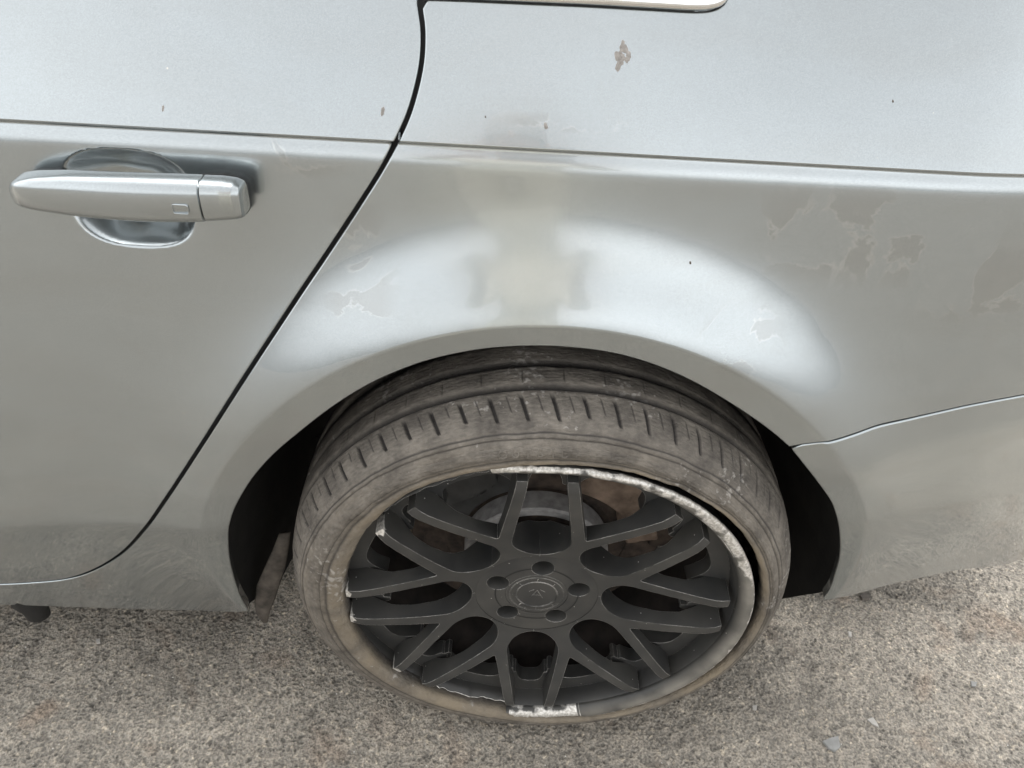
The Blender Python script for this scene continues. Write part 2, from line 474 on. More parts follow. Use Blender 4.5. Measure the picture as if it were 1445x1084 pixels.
def asphalt(far=False):
    m, n, l, b = new_mat('worn_asphalt_far' if far else 'worn_asphalt')
    tc = n.new('ShaderNodeTexCoord')
    at = n.new('ShaderNodeAttribute'); at.attribute_name = 'stone'
    hi = n.new('ShaderNodeAttribute'); hi.attribute_name = 'pit'
    if far:
        # beyond the modelled stones the same stones are carried by textures
        def stones(scale, lim_d, lim_r, hi_v, base_v):
            v_ = n.new('ShaderNodeTexVoronoi'); v_.inputs['Scale'].default_value = scale
            l.new(tc.outputs['Object'], v_.inputs['Vector'])
            d_ = n.new('ShaderNodeMapRange'); d_.inputs['From Min'].default_value = lim_d; d_.inputs['From Max'].default_value = lim_d * 0.6
            l.new(v_.outputs['Distance'], d_.inputs['Value'])
            s_ = n.new('ShaderNodeSeparateColor'); l.new(v_.outputs['Color'], s_.inputs[0])
            g_ = n.new('ShaderNodeMath'); g_.operation = 'GREATER_THAN'; g_.inputs[1].default_value = lim_r
            l.new(s_.outputs[0], g_.inputs[0])
            m_ = n.new('ShaderNodeMath'); m_.operation = 'MULTIPLY'; l.new(d_.outputs[0], m_.inputs[0]); l.new(g_.outputs[0], m_.inputs[1])
            o_ = n.new('ShaderNodeMapRange'); o_.inputs['To Min'].default_value = base_v; o_.inputs['To Max'].default_value = hi_v
            l.new(m_.outputs[0], o_.inputs['Value'])
            return o_
        at_n = stones(147, 0.55, 0.30, 0.24, 0.52)
        hi_n = stones(147, 0.50, 0.62, 0.42, 0.14)
        class _O: pass
        at = _O(); at.outputs = {'Fac': at_n.outputs[0]}
        hi = _O(); hi.outputs = {'Fac': hi_n.outputs[0]}
    # broad tone, warm dust
    t = n.new('ShaderNodeTexNoise'); t.inputs['Scale'].default_value = 5; t.inputs['Detail'].default_value = 9; t.inputs['Roughness'].default_value = 0.6
    l.new(tc.outputs['Object'], t.inputs['Vector'])
    r = n.new('ShaderNodeValToRGB')
    r.color_ramp.elements[0].position = 0.36; r.color_ramp.elements[0].color = (0.285, 0.257, 0.217, 1)
    r.color_ramp.elements[1].position = 0.68; r.color_ramp.elements[1].color = (0.42, 0.378, 0.318, 1)
    l.new(t.outputs['Fac'], r.inputs['Fac'])
    st = n.new('ShaderNodeValToRGB')
    e = st.color_ramp.elements
    e[0].position = 0.0; e[0].color = (0.50, 0.52, 0.54, 1)
    e[1].position = 1.0; e[1].color = (1.5, 1.45, 1.35, 1)
    a = e.new(0.16); a.color = (0.72, 0.74, 0.76, 1)
    a = e.new(0.80); a.color = (1.05, 1.03, 1.0, 1)
    l.new(at.outputs['Fac'], st.inputs['Fac'])
    m1 = n.new('ShaderNodeMixRGB'); m1.blend_type = 'MULTIPLY'; m1.inputs['Fac'].default_value = 0.9
    l.new(r.outputs[0], m1.inputs['Color1']); l.new(st.outputs[0], m1.inputs['Color2'])
    # reddish-tan patches of dried soil
    t2 = n.new('ShaderNodeTexNoise'); t2.inputs['Scale'].default_value = 8.5; t2.inputs['Detail'].default_value = 8; t2.inputs['Distortion'].default_value = 0.5
    l.new(tc.outputs['Object'], t2.inputs['Vector'])
    pr = n.new('ShaderNodeMapRange'); pr.inputs['From Min'].default_value = 0.58; pr.inputs['From Max'].default_value = 0.70; pr.inputs['To Max'].default_value = 0.75
    l.new(t2.outputs['Fac'], pr.inputs['Value'])
    m2 = n.new('ShaderNodeMixRGB'); m2.inputs['Color2'].default_value = (0.27, 0.21, 0.16, 1)
    l.new(pr.outputs[0], m2.inputs['Fac']); l.new(m1.outputs[0], m2.inputs['Color1'])
    # dark binder in the pits
    m3 = n.new('ShaderNodeMixRGB'); m3.inputs['Color2'].default_value = (0.050, 0.044, 0.038, 1)
    l.new(hi.outputs['Fac'], m3.inputs['Fac']); l.new(m2.outputs[0], m3.inputs['Color1'])
    # fine grain
    t3 = n.new('ShaderNodeTexNoise'); t3.inputs['Scale'].default_value = 300; t3.inputs['Detail'].default_value = 6
    l.new(tc.outputs['Object'], t3.inputs['Vector'])
    gr = n.new('ShaderNodeMapRange'); gr.inputs['From Min'].default_value = 0.3; gr.inputs['From Max'].default_value = 0.7
    gr.inputs['To Min'].default_value = 0.50; gr.inputs['To Max'].default_value = 1.55
    l.new(t3.outputs['Fac'], gr.inputs['Value'])
    m4 = n.new('ShaderNodeMixRGB'); m4.blend_type = 'MULTIPLY'; m4.inputs['Fac'].default_value = 1
    l.new(m3.outputs[0], m4.inputs['Color1']); l.new(gr.outputs[0], m4.inputs['Color2'])
    # tiny white flecks
    v = n.new('ShaderNodeTexVoronoi'); v.inputs['Scale'].default_value = 170
    l.new(tc.outputs['Object'], v.inputs['Vector'])
    lt = n.new('ShaderNodeMath'); lt.operation = 'LESS_THAN'; lt.inputs[1].default_value = 0.16
    l.new(v.outputs['Distance'], lt.inputs[0])
    s = n.new('ShaderNodeSeparateColor'); l.new(v.outputs['Color'], s.inputs[0])
    gt = n.new('ShaderNodeMath'); gt.operation = 'GREATER_THAN'; gt.inputs[1].default_value = 0.975
    l.new(s.outputs[0], gt.inputs[0])
    an = n.new('ShaderNodeMath'); an.operation = 'MULTIPLY'
    l.new(lt.outputs[0], an.inputs[0]); l.new(gt.outputs[0], an.inputs[1])
    m5 = n.new('ShaderNodeMixRGB'); m5.inputs['Color2'].default_value = (0.62, 0.60, 0.56, 1)
    l.new(an.outputs[0], m5.inputs['Fac']); l.new(m4.outputs[0], m5.inputs['Color1'])
    # colour darkened out in the roadway, added to dim the door's reflections
    sy = n.new('ShaderNodeSeparateXYZ'); l.new(tc.outputs['Object'], sy.inputs[0])
    dy = n.new('ShaderNodeMapRange'); dy.inputs['From Min'].default_value = -0.75; dy.inputs['From Max'].default_value = -0.05
    dy.inputs['To Min'].default_value = 0.57; dy.inputs['To Max'].default_value = 1.0
    l.new(sy.outputs['Y'], dy.inputs['Value'])
    m6 = n.new('ShaderNodeMixRGB'); m6.blend_type = 'MULTIPLY'; m6.inputs['Fac'].default_value = 1
    l.new(m5.outputs[0], m6.inputs['Color1']); l.new(dy.outputs[0], m6.inputs['Color2'])
    l.new(m6.outputs[0], b.inputs['Base Color'])
    b.inputs['Roughness'].default_value = 0.82
    bp = n.new('ShaderNodeBump'); bp.inputs['Strength'].default_value = 1.0; bp.inputs['Distance'].default_value = 0.0028
    l.new(t3.outputs['Fac'], bp.inputs['Height']); l.new(bp.outputs[0], b.inputs['Normal'])
    return m
M_ASPHALT = asphalt()
M_ASPHALT_FAR = asphalt(True)

# ------------------------------------------------------------------ object helpers
def tag(o, label=None, cat=None, group=None, kind=None):
    if label: o['label'] = label
    if cat: o['category'] = cat
    if group: o['group'] = group
    if kind: o['kind'] = kind
    return o
def empty(name, loc=(0, 0, 0), parent=None):
    o = bpy.data.objects.new(name, None)
    COL.objects.link(o)
    o.location = loc
    o.empty_display_size = 0.1
    o.parent = parent
    return o
def mesh_obj(name, verts, faces, mat, parent=None, smooth_=True, normals=None):
    me = bpy.data.meshes.new(name)
    me.from_pydata([tuple(map(float, v)) for v in verts], [], [tuple(map(int, f)) for f in faces])
    me.update()
    if mat: me.materials.append(mat)
    if smooth_:
        me.polygons.foreach_set('use_smooth', [True] * len(me.polygons))
    if normals is not None:
        me.normals_split_custom_set_from_vertices([tuple(map(float, q)) for q in normals])
    o = bpy.data.objects.new(name, me)
    COL.objects.link(o)
    o.parent = parent
    return o
def grid_mesh(P, closed_u=False, closed_v=False, flip=False):
    # P: (nu, nv, 3) -> verts, faces
    nu, nv = P.shape[:2]
    V = P.reshape(-1, 3)
    F = []
    iu = range(nu if closed_u else nu - 1)
    jv = range(nv if closed_v else nv - 1)
    for i in iu:
        for j in jv:
            a, b_, c, d_ = i * nv + j, ((i + 1) % nu) * nv + j, ((i + 1) % nu) * nv + (j + 1) % nv, i * nv + (j + 1) % nv
            F.append((a, d_, c, b_) if flip else (a, b_, c, d_))
    return V, F
def catmull(pts, n=12, closed=False):
    pts = [np.array(p, float) for p in pts]
    out = []
    N = len(pts)
    for i in range(N if closed else N - 1):
        p1, p2 = pts[i], pts[(i + 1) % N]
        p0 = pts[(i - 1) % N] if (closed or i > 0) else 2 * p1 - p2
        p3 = pts[(i + 2) % N] if (closed or i + 2 < N) else 2 * p2 - p1
        for k in range(n):
            t = k / n
            out.append(0.5 * ((2 * p1) + (-p0 + p2) * t + (2 * p0 - 5 * p1 + 4 * p2 - p3) * t * t + (-p0 + 3 * p1 - 3 * p2 + p3) * t ** 3))
    if not closed: out.append(pts[-1])
    return np.array(out)
def resample(P, step):
    P = np.asarray(P, float)
    s = np.concatenate([[0], np.cumsum(np.hypot(*np.diff(P, axis=0).T))])
    n = max(2, int(round(s[-1] / step)) + 1)
    t = np.linspace(0, s[-1], n)
    return np.stack([np.interp(t, s, P[:, 0]), np.interp(t, s, P[:, 1])], 1)
def offset(P, dlt):
    t = np.gradient(P, axis=0)
    t /= np.linalg.norm(t, axis=1)[:, None] + 1e-12
    return P + np.stack([-t[:, 1], t[:, 0]], 1) * dlt
def inside(P, poly):
    x, y = P[:, 0], P[:, 1]
    res = np.zeros(len(P), bool)
    for i in range(len(poly)):
        x1, y1 = poly[i]
        x2, y2 = poly[i - 1]
        c = (y1 > y) != (y2 > y)
        if y1 == y2: continue
        xi = (x2 - x1) * (y - y1) / (y2 - y1) + x1
        res ^= c & (x < xi)
    return res
def near(P, poly, dist):
    res = np.zeros(len(P), bool)
    for i in range(len(poly)):
        a, b_ = np.array(poly[i - 1]), np.array(poly[i])
        lo = np.minimum(a, b_) - dist
        hi = np.maximum(a, b_) + dist
        k = np.where((P >= lo).all(1) & (P <= hi).all(1) & ~res)[0]
        if len(k) == 0: continue
        ab = b_ - a
        t = np.clip(((P[k] - a) @ ab) / (ab @ ab + 1e-15), 0, 1)
        dd = np.linalg.norm(P[k] - (a + t[:, None] * ab), axis=1)
        res[k[dd < dist]] = True
    return res
def cdt_region(loop, extra, keep_dist=0.0015):
    # triangulate the inside of a closed 2-D loop with extra interior points
    loop = np.asarray(loop, float)
    extra = np.asarray(extra, float)
    extra = extra[inside(extra, loop)]
    extra = extra[~near(extra, loop, keep_dist)]
    V = np.concatenate([loop, extra])
    n = len(loop)
    E_ = [(i, (i + 1) % n) for i in range(n)]
    r = geometry.delaunay_2d_cdt([Vector(p) for p in V], E_, [], 0, 1e-7)
    vo = np.array([tuple(v) for v in r[0]])
    fo = np.array([tuple(f) for f in r[2]])
    cen = vo[fo].mean(1)
    fo = fo[inside(cen, loop)]
    # index of loop verts in output
    orig = r[3]
    mp = {}
    for i, o_ in enumerate(orig):
        for k in o_: mp[k] = i
    lp = [mp[i] for i in range(n)]
    return vo, fo, lp
def panel(name, loop, Yfun, mat, parent, step=0.006, edge=0.02, fine=None, skip_edge=None, lift=0.0, rr=0.0016, rings_=False):
    # sheet-metal panel over Y(x,z): analytic normals, rolled edges
    loop = np.asarray(loop, float)
    area = 0.5 * np.sum(loop[:, 0] * np.roll(loop[:, 1], -1) - np.roll(loop[:, 0], -1) * loop[:, 1])
    if area < 0: loop = loop[::-1]
    lo, hi = loop.min(0), loop.max(0)
    gx = np.arange(lo[0], hi[0], step)
    gz = np.arange(lo[1], hi[1], step * 0.87)
    X, Z = np.meshgrid(gx, gz)
    X = X + (np.arange(len(gz)) % 2)[:, None] * step * 0.5
    pts = [np.stack([X.ravel(), Z.ravel()], 1)]
    c = crease_z(pts[0][:, 0])
    pts[0] = pts[0][~((np.abs(pts[0][:, 1] - c) < 0.012))]
    xs = np.arange(lo[0], hi[0], 0.008)
    for dz_ in (-0.0115, -0.009, -0.007, -0.005, -0.0035, -0.0025, -0.0015, -0.0005, 0.0005, 0.0015, 0.0025, 0.004, 0.007, 0.0105):
        pts.append(np.stack([xs, crease_z(xs) + dz_], 1))
    if rings_:
        q = pts[0]
        rq = np.hypot(q[:, 0] - ARX, q[:, 1] - ARZ)
        pts[0] = q[(rq < 0.396) | (rq > 0.428)]
        for r_ in np.arange(0.398, 0.4275, 0.0022):
            a_ = np.arange(-0.5, math.pi + 0.5, 0.005 / r_)
            pts.append(np.stack([ARX + r_ * np.cos(a_), ARZ + r_ * np.sin(a_)], 1))
    if fine is not None:
        (x0, z0, x1, z1, st) = fine
        p = pts[0]
        pts[0] = p[~((p[:, 0] > x0) & (p[:, 0] < x1) & (p[:, 1] > z0) & (p[:, 1] < z1))]
        fx, fz = np.meshgrid(np.arange(x0, x1, st), np.arange(z0, z1, st * 0.87))
        fx = fx + (np.arange(fx.shape[0]) % 2)[:, None] * st * 0.5
        f = np.stack([fx.ravel(), fz.ravel()], 1)
        pts.append(f[np.abs(f[:, 1] - crease_z(f[:, 0])) > 0.012])
    vo, fo, lp = cdt_region(loop, np.concatenate(pts))
    def nrm(x, z):
        h = 0.0006
        dx = (Yfun(x + h, z) - Yfun(x - h, z)) / (2 * h)
        dz = (Yfun(x, z + h) - Yfun(x, z - h)) / (2 * h)
        N = np.stack([dx, -np.ones_like(dx), dz], 1)
        return N / np.linalg.norm(N, axis=1)[:, None]
    y = Yfun(vo[:, 0], vo[:, 1]) + lift
    V = np.stack([vo[:, 0], y, vo[:, 1]], 1)
    N = nrm(vo[:, 0], vo[:, 1])
    # orient faces toward -Y
    F = [tuple(f) for f in fo]
    e1 = V[fo[:, 1]] - V[fo[:, 0]]
    e2 = V[fo[:, 2]] - V[fo[:, 0]]
    cr = np.cross(e1, e2)
    F = [tuple(f) if c_[1] < 0 else (f[0], f[2], f[1]) for f, c_ in zip(fo, cr)]
    # rolled edge
    L = V[lp]
    NL = N[lp]
    T = np.roll(L, -1, 0) - np.roll(L, 1, 0)
    T /= np.linalg.norm(T, axis=1)[:, None]
    O = np.cross(NL, T)
    # outward test: loop is counter-clockwise in (x,z)
    t2 = np.roll(loop, -1, 0) - np.roll(loop, 1, 0)
    out2 = np.stack([t2[:, 1], -t2[:, 0]], 1)
    sgn = np.sign((O[:, 0] * out2[:, 0] + O[:, 2] * out2[:, 1]).mean())
    O = O * sgn
    n = len(L)
    rings = [(0, 0, NL)]
    for a in (30, 60, 90):
        ca, sa = math.cos(rad(a)), math.sin(rad(a))
        rings.append((rr * sa, rr * (1 - ca), NL * ca + O * sa))
    rings.append((rr, edge, O))
    base = len(V)
    VV, NN = [V], [N]
    idx = [np.array(lp)]
    for (oo, dd, nn) in rings[1:]:
        VV.append(L + O * oo - NL * dd)
        NN.append(nn)
        idx.append(np.arange(base, base + n))
        base += n
    for k in range(len(rings) - 1):
        a, b_ = idx[k], idx[k + 1]
        for i in range(n):
            j = (i + 1) % n
            if skip_edge is not None and skip_edge(L[i]) and skip_edge(L[j]): continue
            F.append((int(a[i]), int(b_[i]), int(b_[j]), int(a[j])))
    return mesh_obj(name, np.concatenate(VV), F, mat, parent, True, np.concatenate(NN))

# ------------------------------------------------------------------ the ground
def hash2(ix, iy, k):
    h = (ix * 374761393 + iy * 668265263 + k * 2147483647 + 1013904223) & 0xFFFFFFFF
    h = ((h ^ (h >> 13)) * 1274126177) & 0xFFFFFFFF
    return ((h ^ (h >> 16)) & 0xFFFFFF) / float(0xFFFFFF)
def worley(x, y, cell):
    gx, gy = np.floor(x / cell).astype(np.int64), np.floor(y / cell).astype(np.int64)
    d1 = np.full(x.shape, 9.0); d2 = np.full(x.shape, 9.0); idv = np.zeros(x.shape)
    for ox in (-1, 0, 1):
        for oy in (-1, 0, 1):
            cx, cy = gx + ox, gy + oy
            px = cx + 0.5 + (hash2(cx, cy, 1) - 0.5) * 0.95
            py = cy + 0.5 + (hash2(cx, cy, 2) - 0.5) * 0.95
            # stones are elongated in their own direction
            an = hash2(cx, cy, 5) * math.pi
            el = 1 + hash2(cx, cy, 6) * 1.5
            dx, dy = x / cell - px, y / cell - py
            u = dx * np.cos(an) + dy * np.sin(an)
            v = -dx * np.sin(an) + dy * np.cos(an)
            dd = np.sqrt((u / np.sqrt(el)) ** 2 + (v * np.sqrt(el)) ** 2)
            rv = hash2(cx, cy, 3)
            m = dd < d1
            d2 = np.where(m, d1, np.minimum(d2, dd))
            idv = np.where(m, rv, idv)
            d1 = np.where(m, dd, d1)
    return d1, d2, idv
def fbm(x, y, f, seed=0):
    # value noise, vectorised
    out_ = np.zeros(x.shape); amp = 1.0; tot = 0
    for o_ in range(4):
        X, Y_ = x * f, y * f
        ix, iy = np.floor(X).astype(np.int64), np.floor(Y_).astype(np.int64)
        fx, fy = X - ix, Y_ - iy
        fx = fx * fx * (3 - 2 * fx); fy = fy * fy * (3 - 2 * fy)
        a = hash2(ix, iy, seed + o_); b_ = hash2(ix + 1, iy, seed + o_)
        c = hash2(ix, iy + 1, seed + o_); d_ = hash2(ix + 1, iy + 1, seed + o_)
        out_ += amp * (a * (1 - fx) * (1 - fy) + b_ * fx * (1 - fy) + c * (1 - fx) * fy + d_ * fx * fy)
        tot += amp; amp *= 0.5; f *= 2.03
    return out_ / tot
def ground_height(X, Y_):
    d1, d2, iv = worley(X, Y_, 0.0068)
    e1, e2, jv = worley(X + 3.1, Y_ + 1.7, 0.0042)
    big = fbm(X, Y_, 7.0, 11)
    mid = fbm(X, Y_, 38.0, 23)
    edge = np.clip((d2 - d1) / 0.30, 0, 1)
    edge2 = np.clip((e2 - e1) / 0.35, 0, 1)
    show = iv > 0.26
    deep = np.where(show, 0.5 + iv * 0.7, 0.15)
    core = np.clip((edge - 0.25) / 0.75, 0, 1)
    h = -0.0015 * core * deep + 0.0005 * edge2 * (jv - 0.3) + 0.0026 * (big - 0.5) + 0.0022 * (mid - 0.5) + 0.0007 * (fbm(X, Y_, 160.0, 31) - 0.5)
    pit = np.clip(0.36 - mid, 0, 1) * 2.0 + np.where(iv > 0.86, core * 0.6, np.where(iv > 0.60, core * 0.30, 0)) * np.clip((fbm(X, Y_, 16.0, 41) - 0.25) * 2.4, 0.15, 1) + np.clip(1 - edge2 * 3, 0, 1) * 0.18
    stone = np.where(show, 0.55 - core * (0.34 + 0.25 * (iv - 0.42)), 0.55 + 0.40 * (jv - 0.4))
    stone = np.where((jv > 0.955) & (edge2 > 0.3), 1.0, stone)
    return h - 0.0010, np.clip(pit, 0, 1) * 0.85, np.clip(stone, 0, 1)
def build_ground():
    st_ = 0.0016
    X0, Y0 = -0.95, -0.12
    X1, Y1 = X0 + st_ * 1290, Y0 + st_ * 410
    G = tag(empty('ground'), kind='structure')
    def sheet(x0, x1, y0, y1, st, name):
        xs = np.arange(x0, x1 + st * 0.5, st)
        ys = np.arange(y0, y1 + st * 0.5, st)
        X, Y_ = np.meshgrid(xs, ys, indexing='ij')
        h, pit, stone = ground_height(X, Y_)
        bx = np.minimum(np.minimum(X - xs[0], xs[-1] - X), np.minimum(Y_ - ys[0], ys[-1] - Y_))
        h = h * np.clip(bx / 0.01, 0, 1)
        me = bpy.data.meshes.new(name)
        nu, nv = X.shape
        V = np.stack([X, Y_, h], -1).reshape(-1, 3).astype(np.float32)
        i = (np.arange(nu - 1)[:, None] * nv + np.arange(nv - 1)[None]).ravel()
        F = np.stack([i, i + nv, i + nv + 1, i + 1], 1).astype(np.int32)
        me.vertices.add(len(V)); me.vertices.foreach_set('co', V.ravel())
        me.loops.add(F.size); me.loops.foreach_set('vertex_index', F.ravel())
        me.polygons.add(len(F)); me.polygons.foreach_set('loop_start', np.arange(0, F.size, 4, dtype=np.int32))
        me.polygons.foreach_set('loop_total', np.full(len(F), 4, np.int32))
        me.update(calc_edges=True)
        me.polygons.foreach_set('use_smooth', np.ones(len(F), bool))
        for nm, a in (('stone', stone), ('pit', pit)):
            at = me.attributes.new(nm, 'FLOAT', 'POINT')
            at.data.foreach_set('value', a.ravel().astype(np.float32))
        me.materials.append(M_ASPHALT)
        return me
    me = sheet(X0, X1, Y0, Y1, 0.0016, 'near')
    o = bpy.data.objects.new('asphalt_surface', me); COL.objects.link(o); o['kind'] = 'structure'
    # the far road: rings of bigger cells around the near patch
    x0, x1, y0, y1 = X0, X1, Y0, Y1
    xs = np.concatenate([[-300, -80, -25, -9, -4, -2.2], [x0, x1], [2.4, 4.2, 9, 25, 80, 300]])
    ys = np.concatenate([[-300, -80, -25, -9, -4, -1.6], [y0, y1], [1.6, 4, 9, 25, 80, 300]])
    V = [(a, b_, 0.0) for a in xs for b_ in ys]
    F = []
    nv = len(ys)
    for i in range(len(xs) - 1):
        for j in range(nv - 1):
            if xs[i] == x0 and ys[j] == y0: continue
            F.append((i * nv + j, (i + 1) * nv + j, (i + 1) * nv + j + 1, i * nv + j + 1))
    g = mesh_obj('asphalt_road', V, F, M_ASPHALT_FAR, None, False)
    for nm, val in (('stone', 0.55), ('pit', 0.18)):
        at = g.data.attributes.new(nm, 'FLOAT', 'POINT')
        at.data.foreach_set('value', np.full(len(V), val, np.float32))
    g['kind'] = 'structure'
    COL.objects.unlink(G); bpy.data.objects.remove(G)
build_ground()

# ------------------------------------------------------------------ the car
CAR = tag(empty('parked_car', (0, 0.12, 0)), 'silver grey metallic car parked on worn asphalt with a damaged black rear wheel', 'car')
CAR_OFF = Vector((0, 0.12, 0))
def on_car(o):
    # children are modelled in world space; keep them there under the car's empty
    o.matrix_parent_inverse = Matrix.Translation(-CAR_OFF)
    return o

GAP = catmull([(-0.14434, 0.99431), (-0.14484, 0.97526), (-0.14624, 0.96458), (-0.14259, 0.94377), (-0.14356, 0.91879), (-0.15113, 0.88926), (-0.16154, 0.86620), (-0.17751, 0.83654), (-0.19990, 0.80149), (-0.23045, 0.75577), (-0.26908, 0.69969), (-0.33409, 0.60307), (-0.42827, 0.45602), (-0.47563, 0.38357), (-0.51839, 0.32386), (-0.55737, 0.28223), (-0.59811, 0.24951), (-0.63579, 0.23057), (-0.68243, 0.21916), (-0.72290, 0.21232), (-0.78203, 0.20637), (-0.91946, 0.19517)], 10)
GAP = resample(GAP, 0.004)
GAP = np.concatenate([GAP, [[-1.02, GAP[-1][1]]]])
# top of the gap runs on upward
GAP = np.concatenate([[[GAP[0][0] - 0.012, 0.992]], GAP])
GAP = resample(GAP, 0.004)
dl, dr = offset(GAP, -0.0036), offset(GAP, 0.0036)
# which side is the door? smaller x at mid height
k = int(len(GAP) * 0.3)
if dl[k][0] > dr[k][0]: dl, dr = dr, dl
door_loop = np.concatenate([dl, resample([(-1.02, dl[-1][1]), (-1.02, 0.992)], 0.01)[1:], resample([(-1.02, 0.992), dl[0]], 0.01)[1:-1]])
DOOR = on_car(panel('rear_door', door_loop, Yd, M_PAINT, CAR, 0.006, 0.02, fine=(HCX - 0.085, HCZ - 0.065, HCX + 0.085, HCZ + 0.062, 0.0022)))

ARCH = catmull([(-0.39316, 0.17987), (-0.39618, 0.23336), (-0.39116, 0.31125), (-0.37967, 0.37609), (-0.36593, 0.42235), (-0.34896, 0.45898), (-0.32869, 0.49334), (-0.30221, 0.52858), (-0.27204, 0.56095), (-0.23325, 0.59863), (-0.19383, 0.63006), (-0.15632, 0.65218), (-0.12267, 0.66679), (-0.07787, 0.67928), (-0.02987, 0.68536), (0.01158, 0.68549), (0.05020, 0.68146), (0.09030, 0.67056), (0.13247, 0.65264), (0.17736, 0.62734), (0.21801, 0.60100), (0.24899, 0.57646), (0.27614, 0.54766), (0.30458, 0.51465), (0.32668, 0.48515), (0.35363, 0.43241), (0.37538, 0.37451), (0.38590, 0.32799), (0.39162, 0.29288), (0.39128, 0.26635)], 10)
ARCH = resample(ARCH, 0.004)
SEAM = catmull([(0.26056, 0.58154), (0.27767, 0.58909), (0.29600, 0.59284), (0.31706, 0.59689), (0.33912, 0.60141), (0.37150, 0.60448), (0.40286, 0.60929), (0.44900, 0.61767), (0.50132, 0.62379), (0.54873, 0.62673)] + [(0.62, 0.664), (0.80, 0.672)], 10)
SEAM = resample(SEAM, 0.005)
# split the arch where the seam meets it
ks = int(np.argmin(np.hypot(*(ARCH - SEAM[0]).T)))
archL, archR = ARCH[:ks], ARCH[ks + 1:]
up, dn = offset(SEAM, 0.0027), offset(SEAM, -0.0027)
if up[5][1] < dn[5][1]: up, dn = dn, up
XT = float(SEAM[-1][0])
SILL = [(-0.75301, 0.14545), (-0.69416, 0.14454), (-0.63500, 0.14362), (-0.57550, 0.14273), (-0.51534, 0.14261), (-0.45149, 0.15153), (-0.40531, 0.17538)]
zs = SILL[0][1]
SBOT = resample([(-1.02, zs)] + SILL, 0.006)[:-1]
TRIMPX = catmull([(-0.14624, 0.96458), (-0.11209, 0.96541), (-0.05896, 0.96626), (-0.00567, 0.96712), (0.04783, 0.96749), (0.08061, 0.96774), (0.09538, 0.96900), (0.10456, 0.97193), (0.10991, 0.97659), (0.11262, 0.98302), (0.11593, 0.99378), (0.12105, 1.00833)], 8)
TRIM = resample(TRIMPX, 0.004)
xq0 = float(dr[0][0])
trim_off = offset(TRIM, 0.0)
top_right = resample([tuple(TRIM[-1]), (XT, float(TRIM[-1][1]))], 0.01)
q_loop = np.concatenate([SBOT, archL[1:], up, resample([tuple(up[-1]), (XT, float(TRIM[-1][1]))], 0.01)[1:], top_right[::-1][1:], TRIM[::-1][1:-2], dr[[i for i in range(len(dr)) if dr[i][1] < TRIM[0][1] - 0.002]],
                         resample([tuple(dr[-1]), (-1.02, zs)], 0.01)[1:-1]])
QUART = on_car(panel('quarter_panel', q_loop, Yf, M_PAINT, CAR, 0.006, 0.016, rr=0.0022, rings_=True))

BBE = 0.285
BBOT = catmull([(0.39128, 0.26635), (0.40535, 0.27243), (0.42663, 0.27188), (0.46972, 0.27291), (0.52391, 0.27445), (0.60846, 0.26615), (0.75596, 0.21035)] + [(0.80, BBE)], 8)
BBOT = resample(BBOT, 0.006)
b_loop = np.concatenate([dn, resample([tuple(dn[-1]), tuple(BBOT[-1])], 0.008)[1:], BBOT[::-1][1:], archR[::-1][1:]])
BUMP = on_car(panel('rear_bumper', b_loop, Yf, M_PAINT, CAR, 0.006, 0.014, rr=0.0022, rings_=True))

# dark seals behind the shut lines
def seal(name, path, depth=0.014, half=0.016, mat=M_BLACK, Yfun=Yf):
    a, b_ = offset(path, half), offset(path, -half)
    P = np.stack([np.stack([q[:, 0], Yfun(q[:, 0], q[:, 1]) + depth, q[:, 1]], 1) for q in (a, b_)], 1)
    V, F = grid_mesh(P)
    return on_car(mesh_obj(name, V, F, mat, CAR))
seal('door_seal', GAP[::3], 0.013, 0.012)
seal('bumper_seal', SEAM[::3], 0.010, 0.010)

# ---- window trim strip on the quarter panel
def sweep(name, P3, N3, prof, mat, parent, caps=True):
    # sweep a small closed profile along a path; prof in (out along N, side along B)
    P3 = np.asarray(P3); N3 = np.asarray(N3)
    T = np.gradient(P3, axis=0); T /= np.linalg.norm(T, axis=1)[:, None]
    B = np.cross(T, N3); B /= np.linalg.norm(B, axis=1)[:, None]
    R = np.stack([P3 + N3 * a + B * b_ for a, b_ in prof], 1)
    V, F = grid_mesh(R, False, True)
    n = len(prof)
    if caps:
        F.append(tuple(range(n))); F.append(tuple(range(len(V) - n, len(V)))[::-1])
    return mesh_obj(name, V, F, mat, parent)
def body_normal(x, z, Yfun=Yf):
    h = 0.001
    dx = (Yfun(x + h, z) - Yfun(x - h, z)) / (2 * h)
    dz = (Yfun(x, z + h) - Yfun(x, z - h)) / (2 * h)
    N = np.stack([dx, -np.ones_like(dx), dz], -1)
    return N / np.linalg.norm(N, axis=-1)[..., None]
tp = offset(TRIM, 0.0)
k = len(tp) // 3
up_side = 1 if offset(TRIM, 0.01)[k][1] > TRIM[k][1] else -1
tp = offset(TRIM, up_side * 0.0085)[1:]
P3 = np.stack([tp[:, 0], Yf(tp[:, 0], tp[:, 1]), tp[:, 1]], 1)
prof = [(0.0035 + 0.0035 * math.cos(a) if math.cos(a) > 0 else 0.0035 + 0.004 * math.cos(a), 0.0072 * math.sin(a)) for a in np.linspace(0, 2 * math.pi, 17)[:-1]]
TRIMO = on_car(sweep('window_trim', P3, body_normal(tp[:, 0], tp[:, 1]), prof, M_CHROME, QUART))
TRIMO.matrix_parent_inverse = Matrix.Identity(4)
tb = offset(TRIM, up_side * 0.0008)[1:]
P3 = np.stack([tb[:, 0], Yf(tb[:, 0], tb[:, 1]) + 0.001, tb[:, 1]], 1)
